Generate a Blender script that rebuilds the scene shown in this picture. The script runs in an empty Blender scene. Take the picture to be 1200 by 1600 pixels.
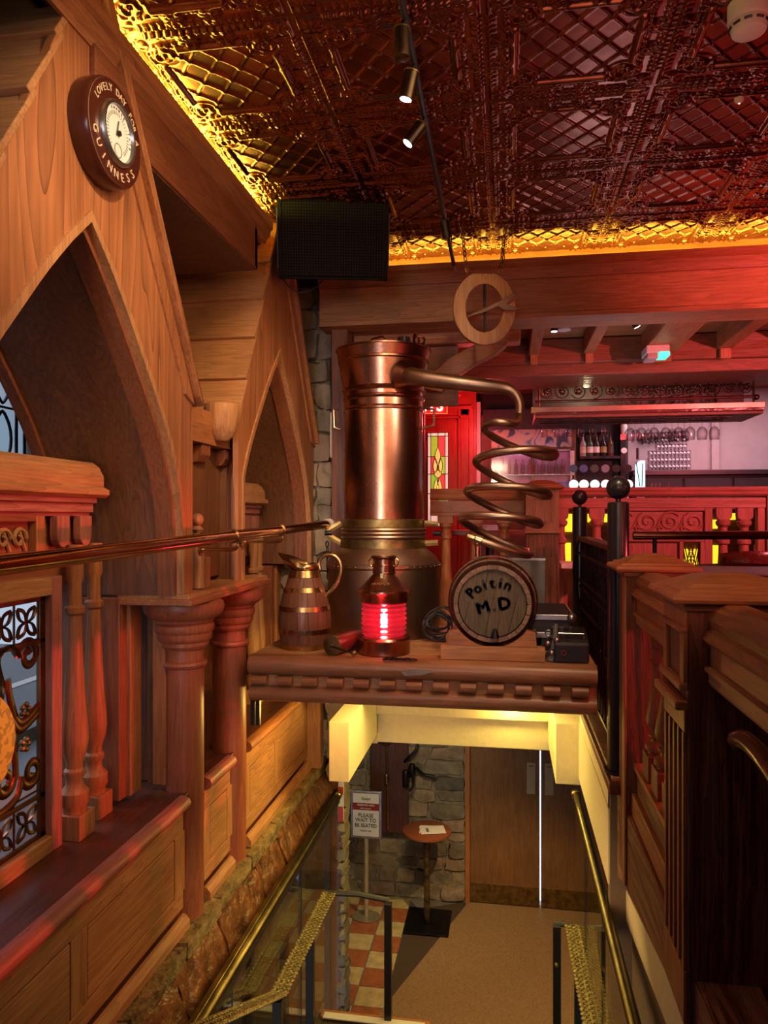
import bpy, bmesh, math, random
from mathutils import Vector, Matrix
from mathutils.geometry import tessellate_polygon
random.seed(7)
S = bpy.context.scene
COL = S.collection
PI = math.pi
# ------------------------------------------------------------------ camera
F = 1150.0; CX = 600.0; HY = 806.0; EYE = 1.6
YAW = math.radians(9.4); CA, SA = math.cos(YAW), math.sin(YAW)
cam = bpy.data.cameras.new('camera'); co = bpy.data.objects.new('camera', cam); COL.objects.link(co)
co.location = (0, 0, EYE); co.rotation_euler = (PI/2, 0, YAW)
cam.sensor_fit = 'VERTICAL'; cam.sensor_height = 36.0; cam.lens = F/1600*36.0
cam.shift_y = (HY-800)/1600.0; cam.clip_start = 0.05; cam.clip_end = 100
S.camera = co
# ------------------------------------------------------------------ world
w = bpy.data.worlds.new('world'); S.world = w; w.use_nodes = True
w.node_tree.nodes['Background'].inputs[0].default_value = (0.62, 0.74, 0.95, 1)
w.node_tree.nodes['Background'].inputs[1].default_value = 0.55
# ------------------------------------------------------------------ lights
def aim(o, to):
    d = Vector(to)-o.location; o.rotation_euler = d.to_track_quat('-Z', 'Y').to_euler()
def spot(loc, to, W, col, deg=60, blend=.5, r=.03):
    l = bpy.data.lights.new('spot_light', 'SPOT'); l.energy = W; l.color = col; l.spot_size = math.radians(deg); l.spot_blend = blend; l.shadow_soft_size = r
    o = bpy.data.objects.new('spot_light', l); COL.objects.link(o); o.location = loc; aim(o, to); return o
def area(loc, to, W, col, sx, sy=None):
    l = bpy.data.lights.new('area_light', 'AREA'); l.energy = W; l.color = col; l.shape = 'RECTANGLE'; l.size = sx; l.size_y = sy or sx
    o = bpy.data.objects.new('area_light', l); COL.objects.link(o); o.location = loc; aim(o, to); return o
def point(loc, W, col, r=.05):
    l = bpy.data.lights.new('point_light', 'POINT'); l.energy = W; l.color = col; l.shadow_soft_size = r
    o = bpy.data.objects.new('point_light', l); COL.objects.link(o); o.location = loc; return o
WARM = (1, .64, .33); YEL = (1, .88, .10); RED = (1, .075, .085)
# ceiling spots (track lamps of the bar, also behind the viewer, plus three added spots)
spot((-.05, 1.45, 3.0), (-1.2, 2.05, 2.45), 52, (1, .70, .42), 52, .9)
spot((-.20, 1.9, 3.0), (-1.2, 3.9, 1.7), 78, WARM, 46, .7)
spot((-.33, 2.60, 2.95), (-.60, 3.9, 1.5), 40, (1, .74, .52), 52, .8)
spot((.35, 2.0, 3.0), (.05, 3.6, 1.4), 52, (1, .72, .46), 50, .8)
spot((-.1, .2, 3.0), (-1.45, 2.1, 1.4), 20, WARM, 44, .8)
spot((.0, 1.4, 3.0), (.5, 2.4, 1.3), 9, WARM, 60, .8)
spot((-.6, .9, 2.9), (-.7, 4.0, 1.6), 34, (1, .80, .62), 24, .6, .04)  # added spot that puts pale highlights on the still
spot((.15, 1.3, 2.9), (-.22, 3.75, 2.66), 34, (1, .70, .36), 13, .8)  # added narrow spot that brightens the hanging ring
spot((.7, 2.5, 2.5), (-1.5, 4.3, 1.85), 34, (1, .76, .64), 24, .8)  # added spot that lifts the soffit of the far arch
# added fill areas in place of room bounce, above and behind the viewer
area((.35, 1.9, 2.95), (-1.3, 2.6, 1.9), 11, (1, .62, .36), 1.0, 1.4).data.spread = math.radians(115)
area((-.65, -1.8, 1.7), (-.95, 4, 1.7), 1.6, (.66, .78, 1), .35, 1.7).data.spread = math.radians(34)  # added bluish panel, unseen, for a reflection on the copper body
area((-.2, -1.7, 2.3), (-.75, 4, 1.7), 1.6, (1, .60, .40), .35, .9).data.spread = math.radians(34)  # added warm panel, unseen, for a second reflection on the copper
area((.6, 1.2, 1.9), (.3, 2.6, 3.15), 5, (1, .40, .26), 1.2, 1.2)
# red stage lamps of the bar, with one added bluish fill
spot((3.6, 2.75, 1.30), (-1.4, 2.35, .80), 430, RED, 25, .4, .035)
spot((2.9, 2.5, 2.2), (1.75, 4.4, 2.88), 330, (1, .14, .16), 46, .9)
spot((2.6, 3.3, 2.6), (1.5, 5.6, 1.3), 230, (1, .16, .19), 66, .6)
spot((.9, 3.6, 2.7), (.1, 5.2, 1.5), 26, RED, 50, .7)
spot((2.3, .5, 1.7), (.6, 2.65, .95), 50, RED, 30, .5)
area((.7, 5.0, 1.95), (.9, 5.0, 2.9), 2.2, (.66, .74, 1), .8, .5)  # added bluish fill for the undersides of the joists
spot((2.4, 1.9, 2.0), (.8, 2.5, 1.1), 36, RED, 50, .7)
spot((3.2, .8, .9), (1.9, 3.4, 3.15), 75, RED, 80, .9)
point((-.25, 6.7, 2.45), 17, RED, .06)
# bar working light
area((2.0, 7.1, 2.7), (2.0, 7.4, 1.4), 17, (1, .62, .72), 1.6, .4)
# yellow LED strips in the two coves
def strip_light(loc, W, sx, sy, tilt=(0, 0)):
    o = area(loc, (0, 0, 9), W, YEL, sx, sy); o.rotation_euler = (PI+tilt[0], tilt[1], 0); return o
strip_light((-1.238, 1.9, 3.075), 20, .03, 3.5, (0, .35))
strip_light((1.4, 4.37, 3.075), 15, 4.9, .03, (-.2, 0))
# stair well
point((.04, 4.84, .36), 5, (1, .78, .18), .03)
area((-.3, 4.2, .70), (-.3, 4.3, -1), 13, (1, .78, .22), .9, .5)
point((-.90, 3.7, .60), 7, (1, .58, .12), .03)
spot((.1, 6.6, .0), (-.1, 7.4, -3), 190, (1, .62, .26), 80, .8)
spot((-.9, 6.4, .0), (-1.3, 8.8, -2.0), 100, (1, .80, .46), 80, .8, .25)
area((-.3, 2.6, .2), (-.3, 4.6, -2), 7, (1, .68, .3), .8, .8)
# street daylight outside the left windows
area((-3.2, 2.6, 2.6), (-1.8, 1.6, 1.5), 34, (.62, .74, 1), 1.6, 1.6)
# view
vs = S.view_settings; vs.view_transform = 'Standard'; vs.look = 'None'; vs.exposure = 0.42; vs.gamma = 1.0
# ------------------------------------------------------------------ pixel -> plane helpers
def ray(px, py):
    a = (px-CX)/F; b = (HY-py)/F
    return Vector((CA*a-SA, SA*a+CA, b))
def PY(px, py, Y):
    r = ray(px, py); t = Y/r.y; return Vector((r.x*t, Y, EYE+r.z*t))
def PX(px, py, X):
    r = ray(px, py); t = X/r.x; return Vector((X, r.y*t, EYE+r.z*t))
def PZ(px, py, Z):
    r = ray(px, py); t = (Z-EYE)/r.z; return Vector((r.x*t, r.y*t, Z))
# ------------------------------------------------------------------ materials
def nm(name):
    m = bpy.data.materials.new(name); m.use_nodes = True
    nt = m.node_tree; return m, nt, nt.nodes['Principled BSDF']
def N(nt, t, **kw):
    n = nt.nodes.new(t)
    for k, v in kw.items(): setattr(n, k, v)
    return n
def L(nt, a, b): nt.links.new(a, b)
def ramp(nt, stops):
    r = N(nt, 'ShaderNodeValToRGB'); e = r.color_ramp.elements
    e[0].position, e[0].color = stops[0][0], (*stops[0][1], 1)
    e[1].position, e[1].color = stops[-1][0], (*stops[-1][1], 1)
    for p, c in stops[1:-1]:
        x = e.new(p); x.color = (*c, 1)
    return r
def sc(c, k): return tuple(min(1, v*k) for v in c)
def wood(name, c, axis='Z', rough=.5, coarse=1.0, bump=.25, dark=.45, rings=.55):
    """pine with grain along an axis: streaky noise plus distorted growth bands"""
    m, nt, p = nm(name)
    tc = N(nt, 'ShaderNodeTexCoord'); oi = N(nt, 'ShaderNodeObjectInfo')
    off = N(nt, 'ShaderNodeVectorMath', operation='MULTIPLY_ADD')
    off.inputs[1].default_value = (3.1, 5.7, 2.3)
    L(nt, oi.outputs['Random'], off.inputs[0]); L(nt, tc.outputs['Object'], off.inputs[2])
    mp = N(nt, 'ShaderNodeMapping'); s = {'X': (1.1, 14, 14), 'Y': (14, 1.1, 14), 'Z': (14, 14, 1.1)}[axis]
    mp.inputs['Scale'].default_value = tuple(v*coarse for v in s)
    L(nt, off.outputs[0], mp.inputs[0])
    n1 = N(nt, 'ShaderNodeTexNoise'); n1.inputs['Scale'].default_value = .55; n1.inputs['Detail'].default_value = 2; n1.inputs['Distortion'].default_value = .6
    L(nt, mp.outputs[0], n1.inputs[0])
    mu = N(nt, 'ShaderNodeMath', operation='MULTIPLY'); mu.inputs[1].default_value = 17
    L(nt, n1.outputs[0], mu.inputs[0])
    fr = N(nt, 'ShaderNodeMath', operation='FRACT'); L(nt, mu.outputs[0], fr.inputs[0])
    n2 = N(nt, 'ShaderNodeTexNoise'); n2.inputs['Scale'].default_value = 7; n2.inputs['Detail'].default_value = 4
    L(nt, mp.outputs[0], n2.inputs[0])
    r1 = ramp(nt, [(0, sc(c, dark)), (.10, sc(c, .8)), (.55, c), (1, sc(c, 1.15))]); L(nt, fr.outputs[0], r1.inputs[0])
    r2 = ramp(nt, [(.3, (.62, .58, .55)), (.62, (1, 1, 1))]); L(nt, n2.outputs[0], r2.inputs[0])
    flat = N(nt, 'ShaderNodeMix', data_type='RGBA'); flat.inputs[0].default_value = rings
    flat.inputs[6].default_value = (*c, 1); L(nt, r1.outputs[0], flat.inputs[7])
    mx = N(nt, 'ShaderNodeMix', data_type='RGBA', blend_type='MULTIPLY'); mx.inputs[0].default_value = .75
    L(nt, flat.outputs[2], mx.inputs[6]); L(nt, r2.outputs[0], mx.inputs[7])
    n3 = N(nt, 'ShaderNodeTexNoise'); n3.inputs['Scale'].default_value = 2.2; n3.inputs['Detail'].default_value = 3
    L(nt, off.outputs[0], n3.inputs[0])
    r3 = ramp(nt, [(.3, (.66, .6, .56)), (.65, (1.0, 1.0, 1.0))]); L(nt, n3.outputs[0], r3.inputs[0])
    m3 = N(nt, 'ShaderNodeMix', data_type='RGBA', blend_type='MULTIPLY'); m3.inputs[0].default_value = .7
    L(nt, mx.outputs[2], m3.inputs[6]); L(nt, r3.outputs[0], m3.inputs[7])
    L(nt, m3.outputs[2], p.inputs['Base Color'])
    p.inputs['Roughness'].default_value = rough
    b = N(nt, 'ShaderNodeBump'); b.inputs['Strength'].default_value = bump; b.inputs['Distance'].default_value = .004
    ad = N(nt, 'ShaderNodeMath', operation='ADD'); L(nt, n2.outputs[0], ad.inputs[0]); L(nt, fr.outputs[0], ad.inputs[1])
    L(nt, ad.outputs[0], b.inputs['Height']); L(nt, b.outputs[0], p.inputs['Normal'])
    return m
def metal(name, c, rough=.25, spots=None, sscale=6, bump=.05, bscale=8):
    m, nt, p = nm(name); p.inputs['Metallic'].default_value = 1
    tc = N(nt, 'ShaderNodeTexCoord'); n = N(nt, 'ShaderNodeTexNoise'); n.inputs['Scale'].default_value = sscale; n.inputs['Detail'].default_value = 5
    L(nt, tc.outputs['Object'], n.inputs[0])
    r = ramp(nt, [(.35, spots or sc(c, .55)), (.62, c)]); L(nt, n.outputs[0], r.inputs[0]); L(nt, r.outputs[0], p.inputs['Base Color'])
    rr = N(nt, 'ShaderNodeMapRange'); rr.inputs[3].default_value = rough*1.5; rr.inputs[4].default_value = rough*.75
    L(nt, n.outputs[0], rr.inputs[0]); L(nt, rr.outputs[0], p.inputs['Roughness'])
    n2 = N(nt, 'ShaderNodeTexNoise'); n2.inputs['Scale'].default_value = bscale; L(nt, tc.outputs['Object'], n2.inputs[0])
    b = N(nt, 'ShaderNodeBump'); b.inputs['Strength'].default_value = bump; b.inputs['Distance'].default_value = .02
    L(nt, n2.outputs[0], b.inputs['Height']); L(nt, b.outputs[0], p.inputs['Normal'])
    return m
def plain(name, c, rough=.6, met=0, noise=.25, scale=20, bump=.1):
    m, nt, p = nm(name); p.inputs['Metallic'].default_value = met; p.inputs['Roughness'].default_value = rough
    tc = N(nt, 'ShaderNodeTexCoord'); n = N(nt, 'ShaderNodeTexNoise'); n.inputs['Scale'].default_value = scale; n.inputs['Detail'].default_value = 5
    L(nt, tc.outputs['Object'], n.inputs[0])
    r = ramp(nt, [(.3, sc(c, 1-noise)), (.7, c)]); L(nt, n.outputs[0], r.inputs[0]); L(nt, r.outputs[0], p.inputs['Base Color'])
    b = N(nt, 'ShaderNodeBump'); b.inputs['Strength'].default_value = bump; b.inputs['Distance'].default_value = .01 if bump < .9 else .03
    L(nt, n.outputs[0], b.inputs['Height']); L(nt, b.outputs[0], p.inputs['Normal'])
    return m
def glow(name, c, s, base=None):
    m, nt, p = nm(name); p.inputs['Base Color'].default_value = (*(base or c), 1)
    p.inputs['Emission Color'].default_value = (*c, 1); p.inputs['Emission Strength'].default_value = s
    return m
def pane(name, tint=(1, 1, 1), refl=.12, rough=.02):
    m, nt, p = nm(name); nt.nodes.remove(p); out = nt.nodes['Material Output']
    t = N(nt, 'ShaderNodeBsdfTransparent'); t.inputs[0].default_value = (*tint, 1)
    g = N(nt, 'ShaderNodeBsdfGlossy'); g.inputs['Roughness'].default_value = rough
    f = N(nt, 'ShaderNodeLayerWeight'); f.inputs[0].default_value = .35
    mr = N(nt, 'ShaderNodeMapRange'); mr.inputs[3].default_value = refl*.35; mr.inputs[4].default_value = min(1, refl*4)
    L(nt, f.outputs['Facing'], mr.inputs[0])
    mx = N(nt, 'ShaderNodeMixShader'); L(nt, mr.outputs[0], mx.inputs[0]); L(nt, t.outputs[0], mx.inputs[1]); L(nt, g.outputs[0], mx.inputs[2])
    L(nt, mx.outputs[0], out.inputs[0]); return m
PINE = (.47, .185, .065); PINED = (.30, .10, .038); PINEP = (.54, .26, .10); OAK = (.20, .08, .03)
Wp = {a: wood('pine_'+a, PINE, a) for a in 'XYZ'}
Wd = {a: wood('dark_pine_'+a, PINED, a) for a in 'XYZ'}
Wl = {a: wood('pale_pine_'+a, PINEP, a, .6) for a in 'XYZ'}
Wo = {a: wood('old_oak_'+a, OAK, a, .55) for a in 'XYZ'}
Wr = {a: wood('rough_pine_'+a, (.28, .10, .055), a, .6, 1.6, .9, .3, .9) for a in 'XYZ'}
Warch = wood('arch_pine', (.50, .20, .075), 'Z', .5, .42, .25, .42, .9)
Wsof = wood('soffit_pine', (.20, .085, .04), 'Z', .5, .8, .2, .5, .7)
Wmah = wood('mahogany', (.16, .03, .018), 'Y', .25, 1.2, .15)
Wlog = wood('log_pine', (.36, .165, .07), 'X', .38, .8, .25, .5, .5)
Wstave = wood('stave_oak', (.17, .065, .03), 'Z', .4, 1.5, .3)
Wcask = wood('cask_oak', (.27, .17, .11), 'Y', .65, 1.3, .6, .35, .8)
Wcaskh = wood('cask_head_oak', (.15, .115, .065), 'Z', .7, 1.6, .6, .4, .8)
Wring = wood('ring_oak', (.55, .26, .08), 'Z', .4, 1.5, .2, .6, .8)
Wdoor = wood('door_veneer', (.26, .13, .05), 'Z', .45, .7, .05, .7, .3)
COPPER = metal('copper', (.46, .215, .13), .25, (.24, .105, .06), 4, .06, 5)
COPPERD = metal('aged_copper', (.46, .31, .21), .36, (.24, .14, .09), 3, .08, 7)
BRASS = metal('brass', (.62, .42, .17), .24, (.36, .23, .09), 9)
BRASSR = metal('rail_brass', (.62, .36, .18), .13, (.42, .22, .10), 5, .02, 3)
OLDBR = metal('dull_brass', (.38, .27, .10), .4, (.16, .11, .04), 14)
TIN = metal('painted_tin', (.38, .14, .08), .22, (.24, .075, .04), 5, .012, 30)
IRON = metal('black_iron', (.05, .045, .045), .42, (.03, .028, .03), 12)
BRONZE = metal('bronze_iron', (.20, .10, .05), .32, (.09, .045, .025), 10)
STEEL = metal('steel', (.55, .54, .52), .3, (.4, .39, .37), 10)
BLACK = plain('black_paint', (.02, .018, .02), .35, 0, .2)
BLACKM = plain('black_plastic', (.022, .02, .02), .55, 0, .3)
WHITE = plain('white_plastic', (.75, .70, .62), .45, 0, .08)
CREAM = plain('cream_paint', (.78, .66, .40), .5, 0, .08, 30, .25)
TAUPE = plain('taupe_paint', (.20, .13, .09), .7, 0, .15)
PLAST = plain('wall_plaster', (.55, .42, .42), .75, 0, .12, 8, .3)
CARPET = plain('tan_carpet', (.30, .185, .085), .95, 0, .35, 60, .6)
CARPETD = plain('dark_mat', (.07, .045, .028), .95, 0, .3, 60, .6)
TERRA = plain('terracotta', (.36, .12, .045), .5, 0, .35, 12, .3)
BUFF = plain('buff_tile', (.52, .42, .20), .5, 0, .35, 12, .3)
STONE = [plain('stone_%d' % i, c, .8, 0, .5, 9, .9) for i, c in enumerate([(.24, .21, .15), (.32, .27, .19), (.17, .15, .115), (.40, .31, .20), (.27, .25, .21), (.36, .26, .18)])]
MORTAR = plain('mortar', (.33, .28, .20), .95, 0, .45, 14, 1)
BRICKS = plain('glazed_brick', (.24, .095, .035), .28, 0, .7, 13, 1.0)
CURB = plain('curb_stone', (.34, .24, .09), .7, 0, .6, 20, 1.0)
REDDOOR = wood('red_painted_door', (.42, .035, .02), 'Z', .4, 1, .1, .7, .4)
REDW = {a: wood('red_stained_'+a, (.46, .17, .12), a, .5) for a in 'XYZ'}
GLASS = pane('clear_glass', (.93, .95, .90), .10)
GLASSB = pane('drinking_glass', (.99, .97, .98), .16, .08)
WINGL = pane('window_glass', (.78, .84, .86), .1, .1)
PAPER = plain('white_paper', (.80, .76, .70), .6, 0, .05)
MAROON = plain('maroon_print', (.28, .02, .02), .6, 0, .05)
INK = plain('black_ink', (.02, .015, .012), .6, 0, .05)
GREY = plain('grey_paint', (.16, .15, .145), .5, 0, .2)
CABLE = plain('cable_rubber', (.035, .035, .035), .5, 0, .2)
# ------------------------------------------------------------------ mesh builder
class MB:
    def __init__(s): s.bm = bmesh.new()
    def box(s, a, b):
        (x0, y0, z0), (x1, y1, z1) = a, b
        v = [s.bm.verts.new(p) for p in ((x0,y0,z0),(x1,y0,z0),(x1,y1,z0),(x0,y1,z0),(x0,y0,z1),(x1,y0,z1),(x1,y1,z1),(x0,y1,z1))]
        for f in ((0,3,2,1),(4,5,6,7),(0,1,5,4),(1,2,6,5),(2,3,7,6),(3,0,4,7)): s.bm.faces.new([v[i] for i in f])
        return s
    def prism(s, pts, d):
        d = Vector(d); n = len(pts); pts = [Vector(p) for p in pts]
        A = [s.bm.verts.new(p) for p in pts]; B = [s.bm.verts.new(p+d) for p in pts]
        for t in tessellate_polygon([pts]):
            try:
                s.bm.faces.new([A[i] for i in t]); s.bm.faces.new([B[i] for i in reversed(t)])
            except ValueError: pass
        for i in range(n):
            j = (i+1) % n; s.bm.faces.new((A[i], A[j], B[j], B[i]))
        return s
    def frames(s, pts, closed=False):
        pts = [Vector(p) for p in pts]; n = len(pts); T = []
        for i in range(n):
            a = pts[(i-1) % n] if (closed or i > 0) else pts[i]; b = pts[(i+1) % n] if (closed or i < n-1) else pts[i]
            t = (b-a); T.append(t.normalized() if t.length > 1e-9 else Vector((0, 0, 1)))
        up = Vector((0, 0, 1)) if abs(T[0].z) < .9 else Vector((1, 0, 0))
        u = T[0].cross(up).normalized(); out = []
        for i in range(n):
            if i:
                u = (u - T[i]*u.dot(T[i])); u = u.normalized() if u.length > 1e-6 else T[i].orthogonal().normalized()
            out.append((pts[i], u, T[i].cross(u)))
        return out
    def tube(s, pts, r, seg=10, closed=False, flat=1.0):
        fr = s.frames(pts, closed); rings = []
        for i, (p, u, v) in enumerate(fr):
            rr = r[i] if isinstance(r, (list, tuple)) else r
            rings.append([s.bm.verts.new(p+u*(math.cos(2*PI*k/seg)*rr*flat)+v*(math.sin(2*PI*k/seg)*rr)) for k in range(seg)])
        m = len(rings)
        for i in range(m if closed else m-1):
            a, b = rings[i], rings[(i+1) % m]
            for k in range(seg): s.bm.faces.new((a[k], a[(k+1) % seg], b[(k+1) % seg], b[k]))
        if not closed:
            s.bm.faces.new(rings[0][::-1]); s.bm.faces.new(rings[-1])
        return s
    def lathe(s, prof, c=(0, 0, 0), seg=32, axis=(0, 0, 1), cap=True, y=None, ph=0):
        """prof: (radius, height along axis)"""
        a = Vector(axis).normalized(); u = a.orthogonal().normalized() if abs(a.z) < .99 else Vector((1, 0, 0)); v = a.cross(u); c = Vector(c)
        rings = []
        for r, h in prof:
            if r < 1e-6: rings.append([s.bm.verts.new(c+a*h)])
            else: rings.append([s.bm.verts.new(c+a*h+u*(math.cos(2*PI*k/seg+ph)*r)+v*(math.sin(2*PI*k/seg+ph)*r)) for k in range(seg)])
        for i in range(len(rings)-1):
            A, B = rings[i], rings[i+1]
            for k in range(seg):
                j = (k+1) % seg
                if len(A) == 1 and len(B) == 1: continue
                if len(A) == 1: s.bm.faces.new((A[0], B[j], B[k]))
                elif len(B) == 1: s.bm.faces.new((A[k], A[j], B[0]))
                else: s.bm.faces.new((A[k], A[j], B[j], B[k]))
        if cap:
            if len(rings[0]) > 1: s.bm.faces.new(rings[0][::-1])
            if len(rings[-1]) > 1: s.bm.faces.new(rings[-1])
        return s
    def torus(s, c, R, r, axis=(0, 0, 1), seg=32, sg=8, ry=None):
        a = Vector(axis).normalized(); u = a.orthogonal().normalized() if abs(a.z) < .99 else Vector((1, 0, 0)); v = a.cross(u)
        pts = [Vector(c)+u*math.cos(2*PI*k/seg)*R+v*math.sin(2*PI*k/seg)*(ry or R) for k in range(seg)]
        return s.tube(pts, r, sg, True)
    def ball(s, c, r, seg=20, sz=1.0):
        n = seg//2
        return s.lathe([(r*math.sin(PI*i/n), -r*sz*math.cos(PI*i/n)) for i in range(n+1)], c, seg, cap=False)
    def sweep(s, prof, path_a, path_b, closed=True):
        """prof: list of (u,v) offsets; path_a->path_b straight; u along given axes set by tuple (U,V)"""
        return s
    def mould(s, prof, start, end, U, V):
        """extrude profile polygon [(u,v)] from start to end; U,V are unit axes"""
        U = Vector(U); V = Vector(V); st = Vector(start); d = Vector(end)-st
        return s.prism([st+U*p[0]+V*p[1] for p in prof], d)
    def rock(s, a, b, j=.15, cuts=1, rnd=.38):
        """a rough block: subdivided box with jitter"""
        a = Vector(a); b = Vector(b); c = (a+b)/2; h = (b-a)/2
        b2 = bmesh.new(); bmesh.ops.create_cube(b2, size=2); bmesh.ops.subdivide_edges(b2, edges=b2.edges[:], cuts=cuts, use_grid_fill=True)
        mp = {}
        for v in b2.verts:
            p = v.co.copy(); q = p.normalized()*1.25; p = p.lerp(q, rnd)
            m = min(h); jj = Vector([random.uniform(-1, 1)*j*m for _ in range(3)])
            mp[v.index] = s.bm.verts.new(c+Vector((p.x*h.x, p.y*h.y, p.z*h.z))+jj)
        for f in b2.faces: s.bm.faces.new([mp[v.index] for v in f.verts])
        b2.free(); return s
    def build(s, name, mat, parent=None, smooth=False, bevel=0, angle=35):
        bmesh.ops.recalc_face_normals(s.bm, faces=s.bm.faces)
        me = bpy.data.meshes.new(name); s.bm.to_mesh(me); s.bm.free()
        if smooth:
            me.shade_smooth()
            try: me.set_sharp_from_angle(angle=math.radians(angle))
            except Exception: pass
        for m in (mat if isinstance(mat, (list, tuple)) else [mat]): me.materials.append(m)
        return link(me, name, parent, bevel)
def link(me, name, parent=None, bevel=0):
    o = bpy.data.objects.new(name, me); COL.objects.link(o)
    if parent is not None:
        o.parent = parent
        if parent.type == 'EMPTY': o.matrix_parent_inverse = Matrix.Translation(-Vector(parent['o']))
    if bevel:
        b = o.modifiers.new('bevel', 'BEVEL'); b.width = bevel; b.segments = 2; b.limit_method = 'ANGLE'; b.angle_limit = math.radians(40)
    return o
def B(name, mat, a, b, parent=None, bevel=0):
    a2 = tuple(min(a[i], b[i]) for i in range(3)); b2 = tuple(max(a[i], b[i]) for i in range(3))
    return MB().box(a2, b2).build(name, mat, parent, False, bevel)
def tag(o, label=None, cat=None, group=None, kind=None):
    if label: o['label'] = label
    if cat: o['category'] = cat
    if group: o['group'] = group
    if kind: o['kind'] = kind
    return o
def thing(name, label, cat, loc=(0, 0, 0), group=None):
    e = bpy.data.objects.new(name, None); COL.objects.link(e); e.location = loc; e['o'] = tuple(loc); e.empty_display_size = .1
    return tag(e, label, cat, group)
def kids(o): return [c for c in bpy.data.objects if c.parent == o]
def dup(root, delta, label=None, group=None, rotz=0):
    tree = [(root, None)]; res = None
    def cp(o, par):
        c = o.copy(); COL.objects.link(c)
        if par is not None: c.parent = par; c.matrix_parent_inverse = o.matrix_parent_inverse.copy()
        for k in KID.get(o.name, None) or kids(o): cp(k, c)
        return c
    r = cp(root, None); r.location = Vector(root.location)+Vector(delta); r.rotation_euler.z += rotz
    if label: r['label'] = label
    if group: r['group'] = group
    return r
KID = {}
def text(st, size, mat, name, parent, M, extrude=.001, align='CENTER', bold=False, sx=1.0):
    cu = bpy.data.curves.new('t', 'FONT'); cu.body = st; cu.size = size; cu.align_x = align; cu.align_y = 'CENTER'; cu.extrude = extrude
    if bold: cu.offset = size*.008
    cu.resolution_u = 3
    o = bpy.data.objects.new('t', cu); COL.objects.link(o)
    dg = bpy.context.evaluated_depsgraph_get(); dg.update()
    me = bpy.data.meshes.new_from_object(o.evaluated_get(dg)); bpy.data.objects.remove(o)
    me.transform(M @ Matrix.Diagonal((sx, 1, 1, 1))); me.materials.clear(); me.materials.append(mat)
    return link(me, name, parent)
def arctext(st, size, mat, name, parent, M, R, a0, a1, flip=False, ext=.001, bold=0):
    """letters along an arc in the local XY plane of M; angles in degrees from +X"""
    bm = bmesh.new(); n = len(st)
    for i, ch in enumerate(st):
        if ch == ' ': continue
        a = math.radians(a0+(a1-a0)*i/(n-1))
        cu = bpy.data.curves.new('t', 'FONT'); cu.body = ch; cu.size = size; cu.align_x = 'CENTER'; cu.align_y = 'CENTER'; cu.extrude = ext; cu.resolution_u = 2
        o = bpy.data.objects.new('t', cu); COL.objects.link(o)
        dg = bpy.context.evaluated_depsgraph_get(); dg.update()
        me = bpy.data.meshes.new_from_object(o.evaluated_get(dg)); bpy.data.objects.remove(o)
        rot = a-PI/2 if not flip else a+PI/2
        me.transform(M @ Matrix.Translation((math.cos(a)*R, math.sin(a)*R, 0)) @ Matrix.Rotation(rot, 4, 'Z'))
        bm.from_mesh(me)
        if bold:
            for dx, dy in ((bold, 0), (0, bold), (bold, bold)):
                m2 = me.copy(); m2.transform(M.to_3x3().to_4x4() @ Matrix.Translation((dx, dy, 0)) @ M.to_3x3().to_4x4().inverted()); bm.from_mesh(m2); bpy.data.meshes.remove(m2)
    me = bpy.data.meshes.new(name); bm.to_mesh(me); bm.free(); me.materials.append(mat)
    return link(me, name, parent)
def spiral(c, R, turns, a0, U, V, n=28, r1=.12, sgn=1):
    c = Vector(c); U = Vector(U); V = Vector(V); out = []
    for i in range(n+1):
        t = i/n; a = a0+sgn*turns*2*PI*t; rr = R*(1-(1-r1)*t)
        out.append(c+U*math.cos(a)*rr+V*math.sin(a)*rr)
    return out
def smoothpath(pts, n=6):
    """Catmull-Rom through points"""
    P = [Vector(p) for p in pts]; P = [P[0]*2-P[1]]+P+[P[-1]*2-P[-2]]; out = []
    for i in range(1, len(P)-2):
        for k in range(n):
            t = k/n; a, b, c, d = P[i-1], P[i], P[i+1], P[i+2]
            out.append(.5*((2*b)+(-a+c)*t+(2*a-5*b+4*c-d)*t*t+(-a+3*b-3*c+d)*t*t*t))
    out.append(P[-2]); return out
def chain(pts, link_len, r, name, mat, parent):
    m = MB(); P = [Vector(p) for p in pts]; L_ = [(P[i+1]-P[i]).length for i in range(len(P)-1)]; T = sum(L_); n = max(2, int(T/link_len)); k = 0
    def at(d):
        for i, l in enumerate(L_):
            if d <= l or i == len(L_)-1: return P[i]+(P[i+1]-P[i])*(d/l), (P[i+1]-P[i]).normalized()
            d -= l
    for i in range(n):
        c, t = at((i+.5)*T/n); side = t.orthogonal().normalized()
        if i % 2: side = t.cross(side)
        ax = t.cross(side)
        pts = [c+t*math.cos(2*PI*q/10)*link_len*.62+side*math.sin(2*PI*q/10)*link_len*.33 for q in range(10)]
        m.tube(pts, r, 5, True)
    return m.build(name, mat, parent, True)
# =================================================================== STRUCTURE
def struct(o): o['kind'] = 'structure'; return o
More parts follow.
